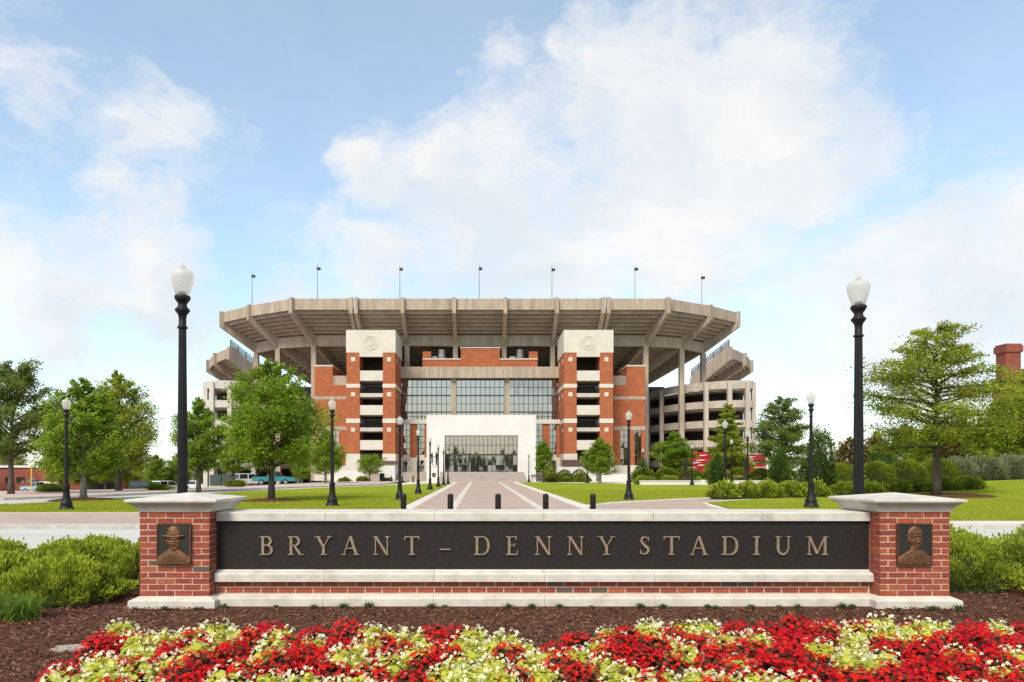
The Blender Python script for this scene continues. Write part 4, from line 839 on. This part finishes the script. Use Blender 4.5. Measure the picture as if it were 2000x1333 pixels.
for k, x in enumerate((12.9,14.2,15.6,17.0,18.4)): shrub('azalea_shrub', 'mounded light green shrub in the row along the curved path', (x, 36.2+k*.35, hill(x,36.3)), 1.0, .9, .92, 2600, .15, 'leaf_shrub', 150+k, 12, group='shrub row along the path')
for k in range(6): x = 20.6+k*1.55; shrub('azalea_shrub', 'low clipped green shrub in the row on the grass mound', (x, 38.6+.2*k, hill(x,39)), 1.05, .9, .78, 2200, .15, 'leaf_hedge', 160+k, 10, group='low shrub row on the mound')
for k in range(4): x = 24.5+k*2.1; shrub('hedge_shrub', 'tall soft yellow green hedge shrub behind the oak', (x, 46, hill(x,46)-.05), 1.5, 1.3, 1.65, 4200, .22, 'leaf_hedge', 170+k, 8, jag=.08, asp=.2, group='soft hedge behind the oak')
for k in range(3): x = 32.3+k*1.9; shrub('silver_shrub', 'silvery grey green arching shrub behind the oak trunk', (x, 46.3, hill(x,46)-.05), 1.5, 1.3, 1.65, 3800, .26, 'leaf_silver', 176+k, 8, jag=.1, asp=.2, group='silvery shrubs')
for px, Y, rx, h, lb in ((1600,41,1.42,4.15,'large dark clipped evergreen cone behind the lamp on the grass'),(1400,58,.80,3.3,'dark conical evergreen beside the lit side of the crimson trailer'),(1254,74,1.0,3.0,'small dark conical evergreen before the brick wing'),(1522,52,.95,3.2,'rounded dark conical evergreen beside the second crimson trailer'),(1722,50,1.3,3.2,'dark evergreen cone behind the tall lamp')):
    x = wp(px,Y); shrub('evergreen_cone', lb, (x,Y,hill(x,Y)-.03 if Y < 60 else 0), rx, rx, h, 6500 if Y < 45 else 4000, .17, 'leaf_dark', int(px), 12, cone=.35, up=.3)
for k in range(7): x = 17.4+k*2.5; shrub('hedge_shrub', 'clipped hedge behind the low white wall', (x, 72.6, 0), 1.6, .8, 1.75, 1600, .24, 'leaf_hedge', 190+k, 6, jag=.06, group='hedge behind the low wall')
for k in range(7): x = 17.2+k*2.4; shrub('azalea_shrub', 'low bright shrub in the bed behind the low white wall', (x, 70.9, 0), 1.4, .7, .95, 1300, .2, 'leaf_shrub', 200+k, 8, group='low shrubs behind the low wall')
for r in range(3):
    for k in range(3): shrub('hedge_shrub', 'clipped green hedge in the stepped planter beside the right stair tower', (9.2+k*1.9, 86.2+r*1.5, 0), 1.2, .6, .65+.5*r, 900, .2, 'leaf_hedge', 220+r*3+k, 6, jag=.06, group='stepped planter hedges')
for k, (x, y, r, h) in enumerate(((-28.5,45.5,1.5,.5),(-21.5,60,1.3,.6),(-12,88,1.0,.6),(-15.2,88.5,1.2,.7),(-17.5,88.2,1.1,.6),(-23.5,50,1.2,.4))): shrub('low_shrub', 'low rounded green shrub at the pavement edge across the side street' if y < 80 else 'low green shrub at the foot of the left stair tower', (x,y,.1 if y < 80 else 0), r, .7, h, 1400, .16, 'leaf_hedge', 240+k, 6, group='low shrubs by the side street' if y < 80 else 'low shrubs by the left tower')
# arching grass clumps and small tufts
def blades(n, ln, spread, seed, mat, wd=.007):
    rg = np.random.default_rng(seed); a = rg.uniform(0,2*math.pi,n); l = ln*rg.uniform(.55,1.1,n); sp = spread*rg.uniform(.2,1,n); b = np.stack([rg.normal(0,.16*spread,n), rg.normal(0,.16*spread,n), np.zeros(n)],1); Q = []
    d = np.stack([np.cos(a),np.sin(a),np.zeros(n)],1); s = np.stack([-np.sin(a),np.cos(a),np.zeros(n)],1)*wd/2; prev = None
    for t in (0,.33,.66,1.0):
        p = b+d*(sp*t**1.6)[:,None]; p[:,2] = l*(1.5*t-(.55+.75*sp/spread)*t*t); w = s*(1-t*.9)
        if prev is not None: Q.append(np.stack([prev[0]-prev[1], prev[0]+prev[1], p+w, p-w],1))
        prev = (p, w)
    r = rg.uniform(0,1,n); return quads_mesh('blades', np.concatenate(Q), mat, np.tile(r,3))
for k, (x, y, l) in enumerate(((-5.15,7.15,.42),(-5.55,7.0,.44),(-5.85,6.75,.4),(-4.75,7.1,.36),(-6.25,6.9,.42),(-5.4,6.55,.34))):
    o = link('lily_grass', blades(300, l*1.15, .44, 300+k, 'blade', .011), None, label='clump of arching strap leaves in front of the bright shrubs', cat='grass clump', group='strap leaf clumps'); o.location = (x,y,0)
TF = [blades(110, .10, .09, 320+k, 'tuft', .006) for k in range(3)]
rt = random.Random(8)
for k in range(30):
    x = -3.75+k*.31+rt.uniform(-.12,.12); y = 7.70-rt.random()*.06
    if x < -2.95 or x > 4.45: y = 7.58-rt.random()*.05
    if k in (4, 9, 12, 17): continue
    o = link('grass_tuft', TF[k % 3], None, label='small dark grass tuft planted along the sign plinth', cat='grass tuft', group='tufts along the plinth'); o.location = (x,y,0); o.rotation_euler = (0,0,rt.uniform(0,6)); s = rt.uniform(.7,1.25); o.scale = (s*1.15,s*1.15,s*.85)
# ------------------------------------------------------------------ begonias
def discs(C, Nn, r, rg, k=6, cup=.25):
    n = len(C); t = rg.normal(size=(n,3)); u = np.cross(Nn,t); u /= np.linalg.norm(u,axis=1)[:,None]; v = np.cross(Nn,u); P = []
    for i in range(k):
        a = 2*math.pi*i/k; P.append(C+(u*math.cos(a)+v*math.sin(a)*.85)*r[:,None]+Nn*(r*cup*(1 if i % 2 else .4))[:,None])
    return np.stack(P,1)
def begonia(seed, red):
    rg = np.random.default_rng(seed); R0, H0 = .15, .17
    def dome(n, f):
        a = rg.uniform(0,2*math.pi,n); h = rg.uniform(0,1,n)**.7; rr = np.sqrt(1-h*h*.9)*f; D = np.stack([np.cos(a)*rr*R0, np.sin(a)*rr*R0, .03+h*H0*f],1)
        lump = 1+.12*np.sin(a*3+seed)*(1-h); D[:,:2] *= lump[:,None]; Nn = np.stack([np.cos(a)*rr,np.sin(a)*rr,.5+h],1)+rg.normal(0,.45,(n,3)); return D, Nn/np.linalg.norm(Nn,axis=1)[:,None]
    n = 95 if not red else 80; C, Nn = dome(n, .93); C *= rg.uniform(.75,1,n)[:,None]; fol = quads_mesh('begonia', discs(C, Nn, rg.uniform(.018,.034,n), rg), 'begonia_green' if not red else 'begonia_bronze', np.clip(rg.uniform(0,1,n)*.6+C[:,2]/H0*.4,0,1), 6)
    m = 60 if not red else 150; C, Nn = dome(m, 1.08 if red else 1.12); Q = []; rr = []
    if not red: C = C[np.argsort(-C[:,2])][:m]
    for i in range(m):                                   # four or five petals around each eye
        t = rg.normal(size=3); u = np.cross(Nn[i],t); u /= np.linalg.norm(u); v = np.cross(Nn[i],u); s = rg.uniform(.0085,.0135); k = 4; b = rg.uniform(.3,1)
        for q in range(k):
            a = 2*math.pi*q/k; d = u*math.cos(a)+v*math.sin(a); e = -u*math.sin(a)+v*math.cos(a); up = Nn[i]
            Q.append([C[i], C[i]+d*s*.8+e*s*.62+up*s*.25, C[i]+d*s*1.35+up*s*.1, C[i]+d*s*.8-e*s*.62+up*s*.25]); rr.append(min(1,b*rg.uniform(.7,1.1)))
    return fol, quads_mesh('blossoms', np.array(Q), 'petal_red' if red else 'petal_white', np.array(rr))
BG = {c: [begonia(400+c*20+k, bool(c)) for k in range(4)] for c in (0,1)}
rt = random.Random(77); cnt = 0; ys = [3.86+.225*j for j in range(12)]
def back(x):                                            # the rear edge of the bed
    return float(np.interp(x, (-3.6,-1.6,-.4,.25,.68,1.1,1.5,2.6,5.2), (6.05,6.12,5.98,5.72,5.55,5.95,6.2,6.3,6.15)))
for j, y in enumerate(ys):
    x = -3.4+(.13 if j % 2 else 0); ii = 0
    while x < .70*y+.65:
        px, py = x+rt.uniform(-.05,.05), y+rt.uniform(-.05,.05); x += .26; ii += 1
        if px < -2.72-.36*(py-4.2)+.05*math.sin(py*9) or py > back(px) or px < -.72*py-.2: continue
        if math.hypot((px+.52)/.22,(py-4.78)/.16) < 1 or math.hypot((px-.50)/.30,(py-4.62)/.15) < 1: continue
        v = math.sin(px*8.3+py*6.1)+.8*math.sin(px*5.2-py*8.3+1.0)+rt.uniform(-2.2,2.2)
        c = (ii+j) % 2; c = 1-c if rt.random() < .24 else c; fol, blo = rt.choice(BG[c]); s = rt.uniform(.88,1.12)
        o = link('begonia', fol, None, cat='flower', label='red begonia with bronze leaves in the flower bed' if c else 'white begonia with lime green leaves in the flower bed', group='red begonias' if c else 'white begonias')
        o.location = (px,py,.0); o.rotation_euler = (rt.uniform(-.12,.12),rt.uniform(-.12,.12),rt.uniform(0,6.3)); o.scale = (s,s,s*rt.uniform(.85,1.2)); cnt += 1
        b = bpy.data.objects.new('blossoms', blo); COL.objects.link(b); b.parent = o
print('begonias', cnt)
for k, (x, y, a) in enumerate(((-3.55,5.95,.2),(4.95,6.25,-.35),(5.35,6.05,-.4))):
    e = thing('edging_stone', (x,y,0), 'flat pale edging stone at the left end of the flower bed' if k == 0 else 'flat pale edging stone at the right end of the flower bed', 'stone', None if k == 0 else 'edging stones right')
    q = MB(); q.prism([(-.16,-.06),(-.07,-.10),(.13,-.07),(.18,.02),(.12,.09),(-.14,.07)], lambda p, kk: (x+p[0]*math.cos(a)-p[1]*math.sin(a), y+p[0]*math.sin(a)+p[1]*math.cos(a), -.01+kk*.03)); q.build('slab', 'step_stone', e)

# ------------------------------------------------------------------ statues
def figure(name, mat, parent, base, sc, pose, rz):
    J = {'pel':(0,0,.95),'sp':(0,0,1.18),'ch':(0,.01,1.40),'nk':(0,.0,1.55),'hd':(0,-.02,1.68),'ht':(0,-.02,1.80)}
    J.update({'hl':(-.10,0,.90),'hr':(.10,0,.90),'sl':(-.20,0,1.45),'sr':(.20,0,1.45)}); J.update(pose)
    order = list(J); idx = {k: i for i, k in enumerate(order)}
    ed = [('pel','sp'),('sp','ch'),('ch','nk'),('nk','hd'),('hd','ht'),('pel','hl'),('hl','kl'),('kl','al'),('al','tl'),('pel','hr'),('hr','kr'),('kr','ar'),('ar','tr'),('ch','sl'),('sl','el'),('el','wl'),('wl','fl'),('ch','sr'),('sr','er'),('er','wr'),('wr','fr')]
    rad = dict(pel=.15,sp=.135,ch=.16,nk=.06,hd=.10,ht=.08,hl=.10,hr=.10,kl=.065,kr=.065,al=.045,ar=.045,tl=.04,tr=.04,sl=.075,sr=.075,el=.05,er=.05,wl=.035,wr=.035,fl=.04,fr=.04)
    c, s = math.cos(rz), math.sin(rz); o0 = ORG[parent]
    me = bpy.data.meshes.new(name); me.from_pydata([((v[0]*c-v[1]*s)*sc+base[0]-o0.x, (v[0]*s+v[1]*c)*sc+base[1]-o0.y, v[2]*sc+base[2]-o0.z) for v in J.values()], [(idx[a],idx[b]) for a, b in ed], [])
    me.materials.append(MATS[mat]); o = bpy.data.objects.new(name, me); COL.objects.link(o); o.parent = parent; o.modifiers.new('skin', 'SKIN')
    for k, v in zip(order, me.skin_vertices[0].data): v.radius = (rad[k]*sc, rad[k]*sc); v.use_root = (k == 'pel')
    o.modifiers.new('sub', 'SUBSURF').render_levels = 2
    return o
STAND = dict(kl=(-.12,-.03,.5),al=(-.13,.02,.08),tl=(-.14,-.16,.04),kr=(.12,-.05,.5),ar=(.14,0,.08),tr=(.16,-.17,.04),el=(-.30,.03,1.18),wl=(-.26,-.16,1.02),fl=(-.22,-.24,1.0),er=(.30,.04,1.18),wr=(.22,-.2,1.2),fr=(.16,-.28,1.25))
RUN = dict(kl=(-.12,-.22,.55),al=(-.12,-.1,.14),tl=(-.12,-.26,.06),kr=(.12,.1,.5),ar=(.12,.32,.12),tr=(.12,.24,.03),el=(-.36,.05,1.25),wl=(-.42,-.18,1.42),fl=(-.42,-.22,1.55),er=(.34,.08,1.2),wr=(.3,-.16,1.15),fr=(.28,-.25,1.2))
st = thing('statue', (-5.35,80,0), 'bronze statue of two standing figures on a white pedestal among the lamps', 'statue')
MB().box(-5.8,-4.9,79.6,80.4,0,1.95).build('pedestal', 'white_stone', st); MB().box(-5.86,-4.84,79.54,80.46,1.951,2.05).build('pedestal_cap', 'white_stone', st); MB().box(-5.55,-5.15,79.55,79.595,.75,1.2).build('tablet', 'bronze_relief', st)
figure('figure', 'statue_bronze', st, (-5.6,80,2.05), .88, RUN, 1.2); figure('figure', 'statue_bronze', st, (-5.05,80,2.05), .92, STAND, -1.0)
for px, lb in ((1339,'dark bronze statue of a standing person before the brighter crimson trailer'),(1457,'bronze statue of a standing person before the darker crimson trailer')):
    x = wp(px,70.3); st = thing('statue', (x,70.3,0), lb, 'statue'); MB().box(x-.55,x+.55,69.85,70.75,0,.72).build('pedestal', 'statue_bronze', st); figure('figure', 'statue_bronze', st, (x,70.3,.72), 1.12, STAND, .3)

# ------------------------------------------------------------------ vehicles
def vehicle(name, label, cat, loc, rz, paint, kind):
    t = thing(name, loc, label, cat); t.rotation_euler = (0,0,rz); ORG[t] = Vector((0,0,0))
    if kind == 'pickup': body = [(-2.6,.45),(-2.62,.95),(-2.5,1.02),(-.75,1.04),(-.7,1.06),(1.0,1.06),(2.3,.98),(2.6,.85),(2.65,.45)]; cab = [(-.85,1.05),(-.7,1.72),(.35,1.74),(1.15,1.06)]
    elif kind == 'suv': body = [(-2.25,.42),(-2.3,1.0),(-2.2,1.06),(1.1,1.06),(2.15,.98),(2.3,.8),(2.3,.42)]; cab = [(-2.2,1.05),(-2.05,1.72),(.35,1.76),(1.15,1.05)]
    else: body = [(-2.2,.38),(-2.25,.85),(-2.1,.93),(1.0,.93),(2.05,.82),(2.25,.65),(2.25,.38)]; cab = [(-1.75,.92),(-1.05,1.40),(.3,1.43),(1.15,.92)]
    b = MB().prism(body, lambda p, k: (p[0], -.88+k*1.76, p[1])).build('body', paint, t)
    ins = lambda p, k, w: (p[0], (-1+2*k)*(w-.10*(p[1]-1.0)), p[1])
    MB().prism(cab, lambda p, k: ins(p, k, .80)).build('window_glass', 'car_glass', t)
    zt = cab[1][1]; MB().prism([(cab[1][0]-.06,zt-.05),(cab[1][0],zt+.04),(cab[2][0],zt+.04),(cab[2][0]+.10,zt-.05)], lambda p, k: ins(p, k, .83)).build('roof', paint, t)
    for x in (cab[0][0]+.12, (cab[0][0]+cab[3][0])/2-.1):
        MB().prism([(x,cab[0][1]),(x+.12,cab[0][1]),(x+.16,zt),(x+.05,zt)], lambda p, k: ins(p, k, .825)).build('pillar', paint, t)
    for x in (-1.5, 1.5):
        for y in (-.80, .80):
            def disc(r, y0, y1, nm, mt, par): n = 16; return MB().prism([(r*math.cos(2*math.pi*i/n), r*math.sin(2*math.pi*i/n)) for i in range(n)], lambda p, k: (x+p[0], y0 if k == 0 else y1, .35+p[1])).build(nm, mt, par)
            w = disc(.35, y-.11, y+.11, 'wheel', 'tyre', t); disc(.2, y-.125, y+.125, 'rim', 'hub', w)
    xf = body[-2][0]
    for y in (-.62, .62): MB().box(xf-.08, xf+.03, y-.18, y+.18, .62, .76).build('headlight', 'hub', t); MB().box(body[1][0]-.03, body[1][0]+.05, y-.12, y+.12, .68, .9).build('tail_light', 'crimson', t)
    return t
vehicle('parked_pickup', 'pale blue pickup truck parked before the red brick building', 'pickup', (wp(72,118),118,.11+drop(-76,118)), 2.9, 'car_blue', 'pickup')
vehicle('parked_car', 'black off-road car parked across the side street', 'car', (wp(284,108),108,.11+drop(-53,108)), .2, 'car_black', 'suv')
vehicle('parked_car', 'white boxy car beside the black off-road car', 'car', (wp(326,106),106,.11+drop(-48.6,106)), 1.2, 'car_white', 'suv')
vehicle('parked_car', 'white sedan parked in front of the green utility cabinet', 'car', (wp(386,100),100,.11+drop(-41.3,100)), .5, 'car_white', 'sedan')
vehicle('parked_car', 'silver car parked between the cabinet and the teal pickup', 'car', (wp(466,96),96,.11+drop(-33.9,96)), 1.3, 'car_silver', 'suv')
vehicle('parked_car', 'white car next to the teal pickup', 'car', (wp(484,92),92,.11+drop(-31.3,92)), 1.0, 'car_white', 'suv')
vehicle('parked_pickup', 'teal pickup truck seen from its side behind the lawn maple', 'pickup', (wp(536,88),88,.11+drop(-26.5,88)), .15, 'car_teal', 'pickup')
x, y, z = wp(434,72), 72, .11+drop(wp(434,72),72)
u = thing('utility_cabinet', (x,y,z), 'dark green utility cabinet at the street edge', 'cabinet')
MB().box(x-1.15, x+.02, y-.4, y+.5, z, z+1.25).build('cabinet_box', 'utility_green', u); MB().box(x+.04, x+1.15, y-.3, y+.5, z, z+1.3).build('cabinet_box', 'utility_green', u); MB().box(x-1.2, x+1.2, y-.5, y+.6, z-.1, z+.08).build('base_slab', 'kerb', u)
# crimson trailers with white livery
def trailer(x, y, w, h, label, seed):
    t = thing('crimson_trailer', (x,y,0), label, 'trailer'); rd = random.Random(seed)
    pr = [(-w/2+.0,.55),(w/2,.55),(w/2,h-.5),(w/2-.18,h-.15),(w/2-.5,h),(-w/2+.5,h),(-w/2+.15,h-.18),(-w/2,h-.6)]
    b = MB().prism(pr, lambda p, k: (x+p[0], y-1.1+k*2.2, p[1])).build('body', 'crimson', t)
    g = MB()
    for k in range(6):                                 # loose white brush streaks of the livery
        a = x-w/2+.3+rd.random()*(w-1.6); z = 1.75+k*.30; l = rd.uniform(.7,1.6)
        g.prism([(a,z),(a+l*.6,z+.03),(a+l,z+.13),(a+l*.55,z+.15),(a+.1,z+.10)], lambda p, kk: (p[0], y-1.106-.004*k-.004*(1-kk), p[1]))
    g.build('white_streaks', 'white_paint', b)
    for dx in (-.5, .3):
        n = 14; MB().prism([(.33*math.cos(2*math.pi*i/n), .33*math.sin(2*math.pi*i/n)) for i in range(n)], lambda p, k: (x+dx+p[0], y-1.12+k*.25, .34+p[1])).build('wheel', 'tyre', t)
    MB().box(x+w/2, x+w/2+.9, y-.05, y+.05, .5, .58).build('tow_bar', 'dark_frame', t)
trailer(wp(1355,84), 84, 3.9, 3.75, 'bright crimson trailer with white streaks before the curved ramp', 1); trailer(wp(1452,80), 80, 4.4, 3.35, 'second crimson trailer standing behind the lamps and bronze statue', 2)
# ------------------------------------------------------------------ distant buildings
def low_building(label, x0, x1, y, top, base, wall, roof, nw, steps):
    b = thing('brick_building' if wall == 'old_brick' else 'pale_building', ((x0+x1)/2, y, base), label, 'building')
    MB().box(x0, x1, y, y+9, base-.5, top).build('wall', wall, b); MB().box(x0-.25, x1+.25, y-.3, y+9.2, top+.002, top+.35).build('roof', roof, b)
    for k in range(nw): a = x0+1+(x1-x0-2)*k/nw; window(b, a, a+(x1-x0-2)/nw*.7, base+1.6, base+2.8, y-.14, 1, 'dull_glass')
    for a, c, h in steps: MB().box(a, c, y-.25, y-.005, base, base+h).build('door', 'dark_frame', b)
    return b
low_building('low red brick building with white roof edge across the side street', -90, -81.5, 128, 2.0, -2.6, 'old_brick', 'white_paint', 3, ((-84,-82.6,2.2),))
b = low_building('taller red brick block with white canopy behind the pale blue pickup', -81.2, -76.6, 126, 2.9, -2.6, 'old_brick', 'white_paint', 0, ((-80,-77.6,.01),))
MB().box(-80.6,-76.9,124.6,125.7,-.9,-.6).build('canopy', 'white_paint', b); MB().box(-80,-77.6,125.7,125.99,-.2,.3).build('sign_board', 'dark_frame', b)
for x in (-80.4,-77.2): MB().box(x,x+.2,124.7,124.9,-2.6,-.9).build('post', 'white_paint', b)
low_building('red brick outbuilding with dark doors behind the pale trunked tree', -74.5, -64, 124, .4, -2.5, 'old_brick', 'pale_concrete', 0, ((-71.5,-68.5,2.2),(-67.5,-65.5,2.2)))
low_building('long pale low building seen under the trees beside the teal pickup', -52, -37.5, 128, 2.6, -2.3, 'pale_concrete', 'white_paint', 7, ())
yp = thing('yellow_post', (wp(62,115),115,-2.4), 'thin yellow post before the red brick building', 'post'); x = wp(62,115); MB().tube([(x,115,-2.4),(x,115,2.2)], [.13,.13], 8).build('post', 'yellow_paint', yp); MB().lathe([(.16,2.2),(.16,2.3),(.05,2.4)], 8, (x,115,0)).build('cap', 'yellow_paint', yp)
hs = thing('chimney_house', (66,74,0), 'large dark red brick house with tall chimney behind the trees', 'building')
MB().box(60.3,80,74,80,0,9.2).build('wall', 'old_brick', hs)
MB().prism([(59.9,9.2),(80.5,9.2),(80.5,13.4),(63.6,13.4)], lambda p, k: (p[0], 73.7+k*6.6, p[1])).build('roof', 'old_brick', hs)
MB().prism([(57.0,0),(60.29,0),(60.29,10.9),(58.9,11.6),(57.3,11.6),(57.0,10.8)], lambda p, k: (p[0], 74.25+k*1.6, p[1])).build('chimney_breast', 'old_brick', hs)
MB().box(57.3,58.9,74.3,75.8,11.6,14.4).build('chimney', 'old_brick', hs); MB().box(57.15,59.05,74.15,75.95,14.4,15.1).build('chimney_cap', 'old_brick', hs); MB().box(57.25,58.95,74.25,75.85,15.1,15.3).build('chimney_rim', 'old_brick', hs)
for x in (61.5,65,68.5): window(hs, x, x+1.3, 2, 4.2, 73.86, 3, 'dull_glass'); window(hs, x, x+1.3, 6, 8.2, 73.86, 3, 'dull_glass')
